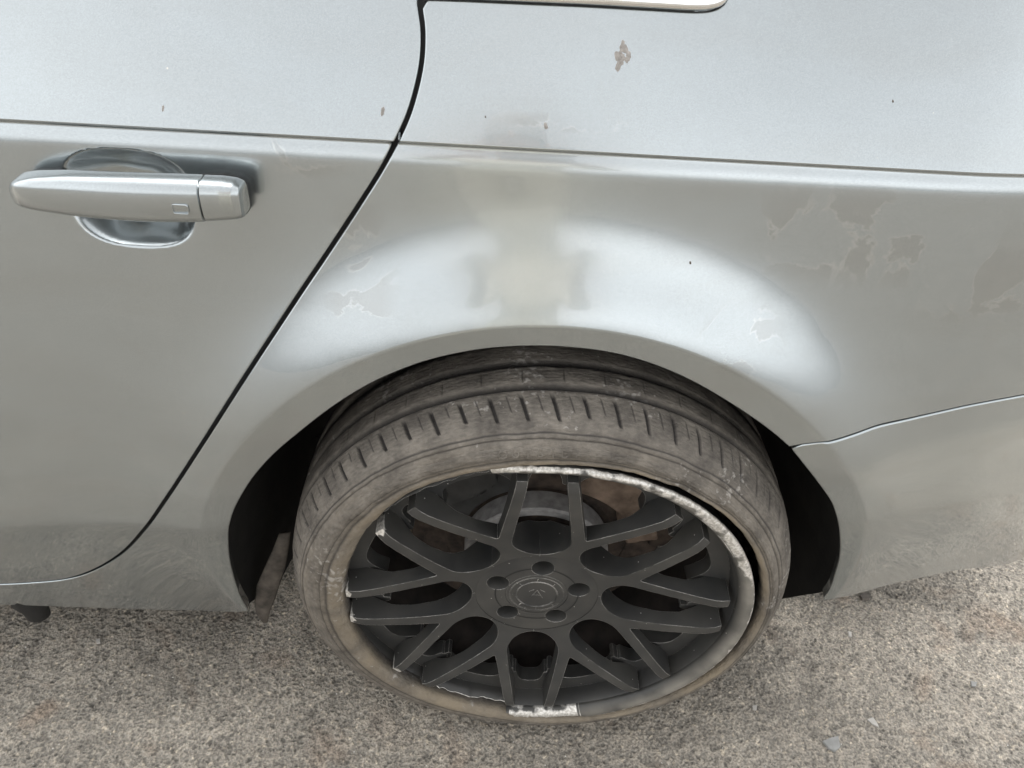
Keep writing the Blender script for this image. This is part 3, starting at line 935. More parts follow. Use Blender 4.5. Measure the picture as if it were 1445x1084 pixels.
o = sweep('window_seal', P3, body_normal(tb[:, 0], tb[:, 1]), [(0.0006, -0.0007), (0.0006, 0.0007), (-0.004, 0.0007), (-0.004, -0.0007)], M_BLACK, QUART)
# ---- belt moulding along the top edge of the door
bx = np.arange(-1.02, float(dl[0][0]), 0.01)
bz = np.full_like(bx, 0.992) 
bz = bz + 0.008
P3 = np.stack([bx, Yf(bx, bz) - 0.001, bz], 1)
sweep('belt_moulding', P3, body_normal(bx, bz), prof, M_CHROME, DOOR)

# ---- side glass, roof and pillars above the picture
def strip(name, z0, z1, y0, y1, x0, x1, mat, parent, bulge=0.02, n=10):
    P = []
    for i in range(n + 1):
        t = i / n
        P.append([(x0, y0 + (y1 - y0) * t - bulge * math.sin(math.pi * t), z0 + (z1 - z0) * t), (x1, y0 + (y1 - y0) * t - bulge * math.sin(math.pi * t), z0 + (z1 - z0) * t)])
    V, F = grid_mesh(np.array(P))
    return on_car(mesh_obj(name, V, F, mat, parent))
yt = float(Yf(-0.4, 1.0)) + 0.012
strip('side_window', 0.985, 1.33, yt, yt + 0.20, -2.1, float(TRIM[-1][0]) - 0.02, M_GLASS, CAR)
strip('rear_pillar', 0.96, 1.36, yt + 0.006, yt + 0.23, float(TRIM[-1][0]) - 0.03, XT, M_PAINT, CAR)
strip('roof', 1.33, 1.42, yt + 0.195, yt + 1.0, -2.1, XT, M_PAINT, CAR, 0.0)
strip('floor_pan', zs + 0.015, zs + 0.0151, 0.20, 1.6, -2.1, -0.42, M_PLASTIC, CAR, 0.0)

strip('underbody', 0.20, 0.2001, 0.46, 1.78, -2.1, XT, M_PLASTIC, CAR, 0.0)
strip('far_side', 0.20, 1.36, 1.80, 1.70, -2.1, XT, M_PAINT, CAR, 0.0)

JP = (-0.7271, 0.1680, 0.0974)
P = np.array([[(JP[0] + r_ * math.cos(a), JP[1] + r_ * 0.8 * math.sin(a), JP[2] + z_) for r_, z_ in ((0.0001, -0.012), (0.013, -0.012), (0.017, -0.008), (0.019, 0.01), (0.026, 0.03), (0.028, 0.06))] for a in np.linspace(0, 2 * math.pi, 21)[:-1]])
V, F = grid_mesh(P, True, False)
on_car(mesh_obj('jacking_pad', V, F, M_BLACK, CAR))
# the car goes on beyond the picture: front door, sill and tail
zb = float(dl[-1][1])
fd = np.concatenate([resample([(-2.1, zb - 0.01), (-1.028, zb)], 0.02), resample([(-1.028, zb), (-1.028, 0.992)], 0.02)[1:], resample([(-1.028, 0.992), (-2.1, 0.992)], 0.02)[1:], resample([(-2.1, 0.992), (-2.1, zb - 0.01)], 0.02)[1:-1]])
on_car(panel('front_door', fd, Yf, M_PAINT, CAR, 0.03, 0.02))
zs1 = zs - 0.001
sl = np.concatenate([resample([(-2.1, zs1 - 0.01), (-1.021, zs1)], 0.02), resample([(-1.021, zs1), (-1.021, zb - 0.008)], 0.02)[1:], resample([(-1.021, zb - 0.008), (-2.1, zb - 0.018)], 0.02)[1:], resample([(-2.1, zb - 0.018), (-2.1, zs1 - 0.01)], 0.02)[1:-1]])
on_car(panel('sill', sl, Yf, M_PAINT, CAR, 0.03, 0.02))
zt = [float(BBOT[-1][1]) + 0.01, 0.40, 0.55, 0.70, 0.80, 0.90, 0.97]
P = np.array([[(XT - 0.004 + 0.05 * math.sin(math.pi * t), float(Yf(XT, z)) + 0.012 + (1.72 - float(Yf(XT, z))) * t, z) for t in np.linspace(0, 1, 12)] for z in zt])
V, F = grid_mesh(P)
on_car(mesh_obj('tail_panel', V, F, M_PAINT, CAR))

# ---- wheel arch liner
def liner():
    A = ARCH[::3]
    c = np.array([ARX, ARZ])
    a0, a1 = A[0], A[-1]
    # the moulded liner runs on below the panel edges, curling in toward the tyre
    n0 = n1 = 5
    A = np.concatenate([[a0] * n0, A, [a1] * n1])
    drop = np.concatenate([np.arange(n0, 0, -1) / n0, np.zeros(len(A) - n0 - n1), np.arange(1, n1 + 1) / n1])
    ys = [0.004, 0.02, 0.05, 0.10, 0.16, 0.24, 0.32, 0.36]
    ro = [0.003, 0.010, 0.010, 0.006, 0.000, -0.006, -0.012, -0.10]
    P = []
    for i, p in enumerate(A):
        dd = p - c
        L_ = np.linalg.norm(dd)
        dn_ = dd / L_
        low = min(1.0, max(0.0, (0.42 - p[1]) / 0.25))
        y0 = float(Yf(p[0], max(p[1], 0.2))) + 0.010
        wob = 0.004 * math.sin(i * 0.55)
        ring = []
        for k_, (y_, r_) in enumerate(zip(ys, ro)):
            sx = -1 if p[0] < 0 else 1
            curl = low * min(1.0, y_ / 0.10) * (0.012 if sx < 0 else 0.010)
            dz_ = drop[i] * (0.10 if sx < 0 else 0.20) * min(1.0, y_ / 0.12)
            ring.append((p[0] + dn_[0] * r_ - sx * curl, y0 + y_, p[1] + dn_[1] * r_ + (wob if k_ > 2 else 0) - dz_ - 0.0005 * drop[i]))
        P.append(ring)
    V, F = grid_mesh(np.array(P))
    V = list(map(tuple, V)); n = len(ys)
    V.append((ARX, 0.47, 0.20)); ci = len(V) - 1
    for i in range(len(P) - 1):
        F.append((i * n + n - 1, (i + 1) * n + n - 1, ci))
    o_ = on_car(mesh_obj('wheel_arch_liner', V, F, M_LINER, CAR))
liner()
# bent plastic flap hanging at the front foot of the arch
def flap(name, pts, th, mat, wdir):
    # pts: (x,y,z) centre line with half widths
    P = []
    for (x, y, z, hw) in pts:
        c = Vector((x, y, z)); s = Vector(wdir).normalized() * hw
        n_ = Vector((0.35, -0.85, 0.1)).normalized() * th
        ring = []
        for k_ in range(12):
            a = 2 * math.pi * k_ / 12
            ring.append(tuple(c + s * math.cos(a) + n_ * math.sin(a) * 1.0))
        P.append(ring)
    V, F = grid_mesh(np.array(P), False, True)
    F.append(tuple(range(12))); F.append(tuple(range(len(V) - 12, len(V)))[::-1])
    return on_car(mesh_obj(name, V, F, mat, CAR))
flap('splash_flap', [(-0.3399, 0.185, 0.2886, 0.008), (-0.3475, 0.178, 0.2617, 0.011), (-0.3574, 0.17, 0.2319, 0.015), (-0.3689, 0.163, 0.2013, 0.0165), (-0.3771, 0.158, 0.1704, 0.0145), (-0.383, 0.154, 0.1442, 0.01), (-0.3824, 0.152, 0.1239, 0.004)], 0.0035, M_FLAP, (0.9, 0.25, 0.0))

# ---- door handle
def handle():
    # stations along x: centre height, half height, front y, thickness, at the world place of the grip
    def bar(name, st, mat, n=40, cap0=True, cap1=True):
        st = np.array(st)
        xs = np.linspace(st[0, 0], st[-1, 0], 60)
        # finer at the ends
        t = np.linspace(0, 1, 60); t = 0.5 - 0.5 * np.cos(math.pi * t)
        xs = st[0, 0] + (st[-1, 0] - st[0, 0]) * t
        zc, hh, yf, th = (np.interp(xs, st[:, 0], st[:, k_]) for k_ in (1, 2, 3, 4))
        def sm(a):
            k = np.array([1, 2, 3, 2, 1.]) / 9
            return np.convolve(np.pad(a, 2, 'edge'), k, 'valid')
        zc, hh, yf, th = map(sm, (zc, hh, yf, th))
        P = []
        for x, c, h_, y, d_ in zip(xs, zc, hh, yf, th):
            ring = []
            for k_ in range(n):
                a = 2 * math.pi * k_ / n
                ca, sa = math.cos(a), math.sin(a)
                e = 0.36
                u = abs(ca) ** e * (1 if ca > 0 else -1)
                v = abs(sa) ** e * (1 if sa > 0 else -1)
                # upper face slopes back, front face is slightly crowned
                zz = c + h_ * v
                yy = y + d_ * (0.5 - 0.5 * u)
                w_ = h_ * v / 0.020
                yy += (0.0090 * max(0, w_ - 0.25) ** 1.6 + 0.0035 * max(0, -w_ - 0.1) ** 1.8) * (0.5 + 0.5 * u)
                ring.append((x, yy, zz))
            P.append(ring)
        V, F = grid_mesh(np.array(P), False, True)
        F.append(tuple(range(n))); F.append(tuple(range(len(V) - n, len(V)))[::-1])
        o_ = mesh_obj(name, V, F, mat, DOOR)
        return o_
    bar('door_handle', HANDLE_ST, M_PAINT)
    bar('handle_cap', CAP_ST, M_PAINT)
    bar('handle_gap', GAP_ST, M_BLACK)
    bar('handle_gasket', GAS1, M_BLACK)
    bar('handle_gasket', GAS2, M_BLACK)
GAS1 = [(-0.49945, 0.80134, 0.00993, 0.139, 0.026), (-0.49124, 0.80297, 0.01374, 0.136, 0.03), (-0.47388, 0.80402, 0.01545, 0.134, 0.034), (-0.45915, 0.80373, 0.01634, 0.134, 0.034)]
GAS2 = [(-0.3405, 0.80571, 0.01791, 0.133, 0.034), (-0.31779, 0.80748, 0.01822, 0.133, 0.034), (-0.30319, 0.8069, 0.01618, 0.136, 0.03), (-0.29783, 0.80647, 0.01201, 0.139, 0.026)]
HANDLE_ST = [(-0.49741, 0.80783, 0.00388, 0.13, 0.016), (-0.49276, 0.8101, 0.00968, 0.124, 0.022), (-0.48502, 0.8125, 0.01284, 0.1185, 0.025), (-0.47013, 0.81469, 0.01513, 0.114, 0.026), (-0.44128, 0.81592, 0.01778, 0.1105, 0.026), (-0.41051, 0.81639, 0.01894, 0.1085, 0.026), (-0.38338, 0.81687, 0.01944, 0.108, 0.026), (-0.35661, 0.81731, 0.01944, 0.1085, 0.026), (-0.33771, 0.81784, 0.01894, 0.1095, 0.026), (-0.32632, 0.81798, 0.01855, 0.1105, 0.026)]
CAP_ST = [(-0.32414, 0.81837, 0.0181, 0.1105, 0.026), (-0.30974, 0.81843, 0.01729, 0.1125, 0.026), (-0.29851, 0.81787, 0.01599, 0.115, 0.025), (-0.29368, 0.8164, 0.01403, 0.1185, 0.023), (-0.29217, 0.81455, 0.01035, 0.123, 0.018), (-0.29271, 0.81198, 0.00422, 0.128, 0.012)]
GAP_ST = [(-0.3293, 0.81609, 0.01635, 0.114, 0.02), (-0.32381, 0.81644, 0.01635, 0.114, 0.02)]
BUTTON = (-0.34169, 0.81490)
BUTTON_Y = 0.10880
handle()
# small rounded touch pad outline near the end of the grip
bc = BUTTON
cxb, czb = bc
hw, hh, rc = 0.0066, 0.0042, 0.0018
rp = []
for (sx, sz, a0) in ((1, 1, 0), (-1, 1, 90), (-1, -1, 180), (1, -1, 270)):
    for k in range(5):
        a = rad(a0 + k * 22.5)
        rp.append((cxb + sx * (hw - rc) + rc * math.cos(a), czb + sz * (hh - rc) + rc * math.sin(a)))
rp = np.array(rp + rp[:1])
P3 = np.stack([rp[:, 0], np.full(len(rp), BUTTON_Y), rp[:, 1]], 1)
sweep('touch_pad', P3, np.tile([0, -1, 0.0], (len(rp), 1)), [(0.0004, -0.0005), (0.0009, 0), (0.0004, 0.0005), (-0.003, 0.0004), (-0.003, -0.0004)], M_PAINT, DOOR, False)

# ---- marks on the paint
def splat(name, blobs, Yfun, mat, parent, seed=1, z_off=0.0003):
    rnd = random.Random(seed)
    V, F = [], []
    for (cx, cz, rx, rz, rot_) in blobs:
        n = 14
        b0 = len(V)
        V.append((cx, float(Yfun(cx, cz)) - z_off - 0.00025, cz))
        for k_ in range(n):
            a = 2 * math.pi * k_ / n
            q = 0.75 + 0.5 * rnd.random()
            u, v = rx * q * math.cos(a), rz * q * math.sin(a)
            x, z = cx + u * math.cos(rot_) - v * math.sin(rot_), cz + u * math.sin(rot_) + v * math.cos(rot_)
            V.append((x, float(Yfun(x, z)) - z_off * 0.3, z))
        for k_ in range(n):
            F.append((b0, b0 + 1 + (k_ + 1) % n, b0 + 1 + k_))
    return mesh_obj(name, V, F, mat, parent, False)
M_SCAB = simple('dull_grey_primer', (0.30, 0.28, 0.26), 0.9, 0, 0.25, 300)
M_GRIT = simple('dark_grit', (0.10, 0.085, 0.07), 0.9, 0, 0.3, 300)
CH = [(0.02565, 0.94515), (0.02416, 0.94209), (0.02784, 0.94129), (0.02450, 0.93862), (0.02924, 0.93936), (0.02181, 0.93547), (0.02600, 0.93569), (0.03129, 0.93697), (0.02740, 0.93376), (0.03045, 0.93341), (0.02380, 0.93357), (0.02365, 0.92903), (0.02525, 0.93113), (0.02325, 0.92699)]
rnd = random.Random(4)
splat('paint_scab', [(x, z, 0.0010 + 0.0016 * rnd.random(), 0.0016 + 0.0022 * rnd.random(), rnd.random() * 1.2 - 0.6) for x, z in CH], Yf, M_SCAB, QUART, 2)
for (nm, pts_, r_) in (('paint_chip', [(0.10970, 0.76898)], 0.0010), ('paint_chip', [(0.26184, 0.91539)], 0.0008), ('paint_chip', [(-0.08713, 0.88583)], 0.0006), ('paint_chip', [(-0.03488, 0.88174)], 0.0018)):
    (x, z) = pts_[0]
    splat(nm, [(x, z, r_, r_ * 1.7, 0.3)], Yf, M_GRIT if r_ < 0.0015 else M_SCAB, QUART, 7)
for (nm, pts_, r_) in (('paint_chip', [(-0.36265, 0.87773)], 0.0012), ('paint_chip', [(-0.17531, 0.88541)], 0.0018)):
    (x, z) = pts_[0]
    splat(nm, [(x, z, r_ * 0.8, r_ * 2.2, -0.2)], Yd, M_SCAB, DOOR, 8)

# ------------------------------------------------------------------ the wheel (local axes: X along the car, Y into the car, Z up)
WL = Vector((0, 0.06, 0.31))
WROT = (rad(-0.42), 0, rad(0.28))
def wheel_barrel():
    # (radius, depth) of the inside of the rim, front to back
    prof = [(0.2495, 0.0035), (0.2455, 0.009), (0.2425, 0.016), (0.2405, 0.030), (0.2395, 0.060), (0.238, 0.085), (0.222, 0.100), (0.215, 0.125), (0.214, 0.160), (0.226, 0.180), (0.236, 0.205), (0.246, 0.222),
            (0.249, 0.222), (0.240, 0.204), (0.230, 0.178), (0.219, 0.160), (0.219, 0.125), (0.226, 0.103), (0.243, 0.084), (0.2445, 0.060), (0.2455, 0.030), (0.248, 0.016)]
    n = 360
    P = np.zeros((n, len(prof), 3))
    W_ = np.zeros((n, len(prof)))
    for i in range(n):
        th = 2 * math.pi * i / n
        dg = math.degrees(th)
        br = lip_state(dg)[0]       # 1 intact .. 0 broken away
        for j, (r_, d_) in enumerate(prof):
            dd = d_
            if j < 3 or j > len(prof) - 2:
                lim = 0.0175 + 0.0035 * noise.noise(Vector((math.cos(th) * 26, math.sin(th) * 26, 0)))
                dd = d_ * br + max(d_, lim) * (1 - br)
                if br < 0.5: r_ = min(r_, 0.243) if j < 3 else min(r_, 0.2455)
                W_[i, j] = 0.9 if br < 0.5 and (j == 0 or j == 1) and 200 < dg < 270 else 0.0
            P[i, j] = (r_ * math.cos(th), dd, r_ * math.sin(th))
    V, F = grid_mesh(P, True, True)
    return V, F, W_.ravel()
def lip_state(dg):
    # (intact, wear, jag) by angle; 0 = toward the rear of the car, 90 = top
    dg = dg % 360
    if dg > 180: dg -= 360
    def ss(a, b_, x): 
        t = min(1, max(0, (x - a) / (b_ - a))); return t * t * (3 - 2 * t)
    intact = ss(-97, -93, dg) * (1 - ss(101, 106, dg))
    wear = ss(8, 24, dg) * (1 - ss(104, 108, dg))
    wear = max(wear, ss(-96, -93, dg) * (1 - ss(-78, -70, dg)) * 1.1)
    return intact, wear
WV, WF, WW = wheel_barrel()
WHEEL = mesh_obj('wheel', WV, WF, M_ALLOY, CAR)
WHEEL.matrix_parent_inverse = Matrix.Translation(-CAR_OFF)
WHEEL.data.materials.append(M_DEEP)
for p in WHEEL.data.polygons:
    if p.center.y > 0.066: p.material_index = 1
WHEEL.location = WL
WHEEL.rotation_euler = WROT
at = WHEEL.data.attributes.new('wear', 'FLOAT', 'POINT'); at.data.foreach_set('value', WW.astype(np.float32))
WHEEL['label'] = 'black multi-spoke rear wheel with its rim lip scraped to bare metal and partly broken away'

def rim_lip():
    n = 900
    prof = [(0.2432, 0.0150), (0.2450, 0.0085), (0.2485, 0.0040), (0.2540, 0.0012), (0.2590, 0.0000), (0.2618, 0.0008), (0.2626, 0.0035), (0.2616, 0.0070), (0.2585, 0.0090), (0.2530, 0.0105), (0.2495, 0.0160)]
    ang = [a for a in np.linspace(-96, 105, n)]
    P = np.zeros((n, len(prof), 3)); W_ = np.zeros((n, len(prof))); DU = np.zeros((n, len(prof)))
    for i, dg in enumerate(ang):
        th = rad(dg)
        intact, wear = lip_state(dg)
        nv = Vector((math.cos(th) * 24, math.sin(th) * 24, 0))
        j1 = noise.noise(nv); j2 = noise.noise(nv * 3.1 + Vector((5, 0, 0))); j3 = noise.noise(nv * 0.25)
        end = min(1, (dg + 96) / 3)
        sink = 0.004 * min(1, max(0, (dg - 97) / 8))
        for j, (r_, d_) in enumerate(prof):
            outer = math.exp(-((j - 5) / 2.2) ** 2)
            rr_ = r_ + outer * wear * (0.0006 * j1 + 0.0003 * j2 - 0.0010)
            dd = d_ + outer * wear * (0.0003 * j2 + 0.0004 * j1 + 0.001)
            if dg > 60: rr_ -= outer * (0.0065 * min(1, (dg - 60) / 25) - 0.005 * min(1, max(0, (dg - 95) / 8)))
            # flat ground away at the bottom
            if dg < -70 and r_ > 0.2485:
                kf = min(1, (-70 - dg) / 3) * (1 + 0.5 * j2)
                rr_ = rr_ - outer * 0.0035 * kf; dd = dd + outer * 0.001 * kf
            rr_ = 0.2445 + (rr_ - 0.2445) * max(0.15, end)
            # the long pale gouge near the upper right
            if 22 < dg < 47: dd += outer * 0.0012 * math.sin(rad((dg - 22) * 7.2))
            dd += sink
            P[i, j] = (rr_ * math.cos(th), dd, rr_ * math.sin(th))
            wd_ = 0.5 + 1.0 * math.exp(-((dg - 36) / 12) ** 2) + 0.9 * j3
            ww = wear * (0.62 if j in (5, 6) else 0.54 if j == 4 else (0.34 + 0.22 * wd_) if j == 3 else (0.20 + 0.26 * wd_) if j == 2 else 0.12)
            if wear < 0.3: ww = max(ww, 0.50 if j in (5,) else 0.30 if j == 4 and j3 > -0.1 else 0)
            if j in (8, 9, 10): ww = min(ww, 0.3)
            DU[i, j] = (0.9 if 3 <= j <= 5 else 0.45 if j == 2 else 0.1) * (0.45 + 0.55 * max(0, math.cos(th)))
            if dg < -72 + 5 * j2 and dg > -95: ww = 0.50 if j <= 1 else 0.66 if j <= 2 else 0.75 if j <= 6 else 0.3
            W_[i, j] = ww
    V, F = grid_mesh(P, False, True)
    o_ = mesh_obj('rim_lip', V, F, M_ALLOY, WHEEL)
    at_ = o_.data.attributes.new('wear', 'FLOAT', 'POINT'); at_.data.foreach_set('value', W_.ravel().astype(np.float32))
    at_ = o_.data.attributes.new('dust', 'FLOAT', 'POINT'); at_.data.foreach_set('value', DU.ravel().astype(np.float32))
    o_['label'] = 'scraped outer lip of the rim, bare silver metal at the top right and bottom'
    return o_
rim_lip()

# front surface of the spokes as a dished profile
def yfront(r):
    return np.interp(r, [0, 0.074, 0.090, 0.110, 0.140, 0.170, 0.200, 0.222, 0.2335], [0.031, 0.031, 0.0285, 0.0235, 0.0165, 0.0105, 0.0055, 0.0030, 0.0062])
def ydepth(r):
    return np.interp(r, [0, 0.085, 0.105, 0.130, 0.160, 0.185, 0.205, 0.2335], [0.052, 0.050, 0.032, 0.022, 0.0185, 0.020, 0.030, 0.045])
def solid(name, loop, parent, fine=0.006, mat=None, yf=yfront, yd=ydepth, draft=0.0, wearf=None):
    # 2-D outline in (x,z) given depth by the front profile and thickness
    loop = np.asarray(loop, float)
    area = 0.5 * np.sum(loop[:, 0] * np.roll(loop[:, 1], -1) - np.roll(loop[:, 0], -1) * loop[:, 1])
    if area < 0: loop = loop[::-1]
    lo, hi = loop.min(0), loop.max(0)
    X, Z = np.meshgrid(np.arange(lo[0], hi[0], fine), np.arange(lo[1], hi[1], fine))
    vo, fo, lp = cdt_region(loop, np.stack([X.ravel(), Z.ravel()], 1), fine * 0.35)
    r = np.hypot(vo[:, 0], vo[:, 1])
    t = np.roll(loop, -1, 0) - np.roll(loop, 1, 0)
    t /= np.linalg.norm(t, axis=1)[:, None]
    on = np.stack([t[:, 1], -t[:, 0]], 1)
    front = np.stack([vo[:, 0], yf(r), vo[:, 1]], 1)
    vb = vo.copy()
    vb[lp] = vo[lp] + on * draft
    back = np.stack([vb[:, 0], yf(r) + yd(r), vb[:, 1]], 1)
    n = len(vo)
    V = np.concatenate([front, back])
    F = []
    e1, e2 = front[fo[:, 1]] - front[fo[:, 0]], front[fo[:, 2]] - front[fo[:, 0]]
    cr = np.cross(e1, e2)[:, 1]
    for f, c in zip(fo, cr):
        f = f if c < 0 else (f[0], f[2], f[1])
        F.append(tuple(int(q) for q in f)); F.append((int(f[0]) + n, int(f[2]) + n, int(f[1]) + n))
    m = len(lp)
    for i in range(m):
        a, b_ = lp[i], lp[(i + 1) % m]
        if r[a] < 0.0775 and r[b_] < 0.0775: continue
        F.append((a, a + n, b_ + n, b_))
    o_ = mesh_obj(name, V, F, mat or M_ALLOY, parent, True)
    me = o_.data
    me.set_sharp_from_angle(angle=rad(38))
    W_ = np.zeros(len(V), np.float32)
    if wearf is not None:
        W_[:n] = wearf(vo)
    at_ = me.attributes.new('wear', 'FLOAT', 'POINT'); at_.data.foreach_set('value', W_)
    return o_
def y_spoke_outline():
    # stem axis along +x; the rounded U windows sit on axes at +-22.5 degrees
    def toXY(a, b_, sgn):
        ang = rad(22.5) * sgn
        b2 = b_ * -sgn
        # b measured from the U axis toward the stem
        ux, uz = math.cos(ang), math.sin(ang)
        return (a * ux - b2 * -uz * -1 if False else a * ux + (b_ * sgn) * uz, a * uz - (b_ * sgn) * ux)
    half = []
    # from the hub edge on the U axis round the U, out to the tip, back down the V edge to the fork
    half.append(toXY(0.0772, 0.0, 1))
    cx_, R_ = 0.1155, 0.0345
    for k_ in range(0, 16):
        a = math.pi - (math.pi / 2) * k_ / 15
        half.append(toXY(cx_ + R_ * math.cos(a), R_ * math.sin(a), 1))
    for a_, b_ in ((0.135, 0.0327), (0.160, 0.0298), (0.190, 0.0258), (0.215, 0.0226), (0.2325, 0.0206)):
        half.append(toXY(a_, b_, 1))
    for a_, b_ in ((0.2325, 0.0325), (0.215, 0.0353), (0.190, 0.0392), (0.160, 0.0440), (0.140, 0.0470)):
        half.append(toXY(a_, b_, 1))
    for q in ((0.1385, 0.0045), (0.1345, 0.0022)):
        half.append(q)
    other = [(x, -z) for x, z in half[::-1]]
    loop = half + [(0.1330, 0.0)] + other
    # arc along the hub
    for k_ in range(1, 8):
        a = rad(-22.5 + 45 * k_ / 8)
        loop.append((0.0772 * math.cos(a), 0.0772 * math.sin(a)))
    return dense(loop, 0.006)
def dense(loop, st):
    out_ = []
    n = len(loop)
    for i in range(n):
        a, b_ = np.array(loop[i]), np.array(loop[(i + 1) % n])
        k_ = max(1, int(np.linalg.norm(b_ - a) / st))
        for q in range(k_): out_.append(a + (b_ - a) * q / k_)
    return np.array(out_)
ol = y_spoke_outline()
def tipwear(vo):
    r = np.hypot(vo[:, 0], vo[:, 1])
    return np.where(r > 0.228, 0.2, 0.0)
sp0 = solid('spoke', ol, WHEEL, 0.006, draft=0.0012, wearf=tipwear)
A0 = 1.5 + 22.5
worn = sp0.data.copy()
W_ = np.array([0.0] * len(worn.vertices), np.float32)
for v in worn.vertices:
    r_ = math.hypot(v.co.x, v.co.z)
    if r_ > 0.229 and v.co.y < 0.02: W_[v.index] = 0.9
worn.attributes['wear'].data.foreach_set('value', W_)
for k in range(8):
    o = sp0 if k == 0 else sp0.copy()
    if k:
        COL.objects.link(o)
    o.rotation_euler = (0, -rad(A0 + 45 * k), 0)
    # the two forks facing the front of the car lost their paint at the tips
    if k in (3, 4): o.data = worn
    o['label'] = 'forked black spoke' + (' with tips scraped silver' if k in (3, 4) else '')
# hub disc with five bolt holes, cap seat
def hub():
    n = 96
    out_loop = np.array([(0.0772 * math.cos(2 * math.pi * i / n), 0.0772 * math.sin(2 * math.pi * i / n)) for i in range(n)])
    bolts = [rad(14 + 72 * k_) for k_ in range(5)]
    # rings of a polar-ish CDT: build with holes by constraint loops
    V2 = [tuple(p) for p in out_loop]
    E2 = [(i, (i + 1) % n) for i in range(n)]
    holes = []
    for a in bolts:
        c = (0.0535 * math.cos(a), 0.0535 * math.sin(a))
        b0 = len(V2); m = 28
        lp = [(c[0] + 0.0140 * math.cos(2 * math.pi * k_ / m), c[1] + 0.0140 * math.sin(2 * math.pi * k_ / m)) for k_ in range(m)]
        V2 += lp; E2 += [(b0 + k_, b0 + (k_ + 1) % m) for k_ in range(m)]
        holes.append((c, lp, b0, m))
    b0 = len(V2); m = 64
    lp = [(0.0395 * math.cos(2 * math.pi * k_ / m), 0.0395 * math.sin(2 * math.pi * k_ / m)) for k_ in range(m)]
    # cap seat ring only where no bolt hole cuts it
    cap_r = 0.0395
    V2 += lp; E2 += [(b0 + k_, b0 + (k_ + 1) % m) for k_ in range(m)]
    r = geometry.delaunay_2d_cdt([Vector(p) for p in V2], E2, [], 0, 1e-7)
    vo = np.array([tuple(v) for v in r[0]]); fo = np.array([tuple(f) for f in r[2]])
    cen = vo[fo].mean(1)
    keep = np.hypot(cen[:, 0], cen[:, 1]) > cap_r * 0.998
    for c, lp_, _, _ in holes:
        keep &= np.hypot(cen[:, 0] - c[0], cen[:, 1] - c[1]) > 0.0139
    keep &= inside(cen, out_loop)
    V = [(p[0], 0.031, p[1]) for p in vo]
    F = []
    for f in fo[keep]:
        a, b_, c = (vo[q] for q in f)
        s_ = (b_[0] - a[0]) * (c[1] - a[1]) - (b_[1] - a[1]) * (c[0] - a[0])
        F.append(tuple(int(q) for q in (f if s_ > 0 else (f[0], f[2], f[1]))))
    # hole walls, tapered seat and bolt recess
    for c, lp_, _, m_ in holes:
        rings = [(0.0140, 0.031), (0.0136, 0.032), (0.0130, 0.062), (0.0085, 0.068)]
        b0 = len(V)
        for (q, y_) in rings:
            V += [(c[0] + q * math.cos(2 * math.pi * k_ / 28), y_, c[1] + q * math.sin(2 * math.pi * k_ / 28)) for k_ in range(28)]
        for j in range(3):
            for k_ in range(28):
                a, b_ = b0 + j * 28 + k_, b0 + j * 28 + (k_ + 1) % 28
                F.append((a, b_, b_ + 28, a + 28))
        F.append(tuple(range(b0 + 84, b0 + 112)))
    # back face and outer wall
    b0 = len(V)
    V += [(x, 0.035, z) for x, z in out_loop] + [(x, 0.082, z) for x, z in out_loop]
    for i in range(n):
        F.append((b0 + i, b0 + (i + 1) % n, b0 + n + (i + 1) % n, b0 + n + i))
    F.append(tuple(range(b0 + n, b0 + 2 * n)))
    o_ = mesh_obj('hub', V, F, M_ALLOY, WHEEL)
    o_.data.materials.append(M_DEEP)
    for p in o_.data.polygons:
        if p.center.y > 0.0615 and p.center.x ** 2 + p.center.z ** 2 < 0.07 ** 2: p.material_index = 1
    o_.data.set_sharp_from_angle(angle=rad(35))
    at_ = o_.data.attributes.new('wear', 'FLOAT', 'POINT'); at_.data.foreach_set('value', np.zeros(len(V), np.float32))
hub()
def lathe(name, prof, mat, parent, n=96, loc=(0, 0, 0), sharp=30, attr=True):
    P = np.zeros((n, len(prof), 3))
    for i in range(n):
        th = 2 * math.pi * i / n
        for j, (r_, d_) in enumerate(prof):
            P[i, j] = (r_ * math.cos(th), d_, r_ * math.sin(th))
    V, F = grid_mesh(P, True, False)
    o_ = mesh_obj(name, V, F, mat, parent)
    o_.data.set_sharp_from_angle(angle=rad(sharp))
    o_.location = loc
    if attr:
        at_ = o_.data.attributes.new('wear', 'FLOAT', 'POINT'); at_.data.foreach_set('value', np.zeros(len(V), np.float32))
    return o_
# centre cap: stepped plate with two raised rings
lathe('centre_cap', [(0.0001, 0.0307), (0.0240, 0.0307), (0.0248, 0.0307), (0.0252, 0.0299), (0.0260, 0.0298), (0.0264, 0.0306), (0.0330, 0.0307), (0.0336, 0.0303), (0.0342, 0.0303), (0.0347, 0.0308), (0.0385, 0.0309), (0.0390, 0.0314), (0.0397, 0.0316)], M_ALLOY, WHEEL)
def cap_groove():
    V, F = [], []
    bolts = [14 + 72 * k_ for k_ in range(5)]
    for dg in range(0, 360, 2):
        if min(abs((dg + 1 - b_ + 180) % 360 - 180) for b_ in bolts) < 15: continue
        b0 = len(V)
        for a_ in (dg, dg + 2):
            for r_ in (0.0512, 0.0530):
                V.append((r_ * math.cos(rad(a_)), 0.0307, r_ * math.sin(rad(a_))))
        F.append((b0, b0 + 1, b0 + 3, b0 + 2))
    mesh_obj('cap_groove', V, F, M_BLACK, WHEEL, False)['kind'] = 'stuff'
cap_groove()
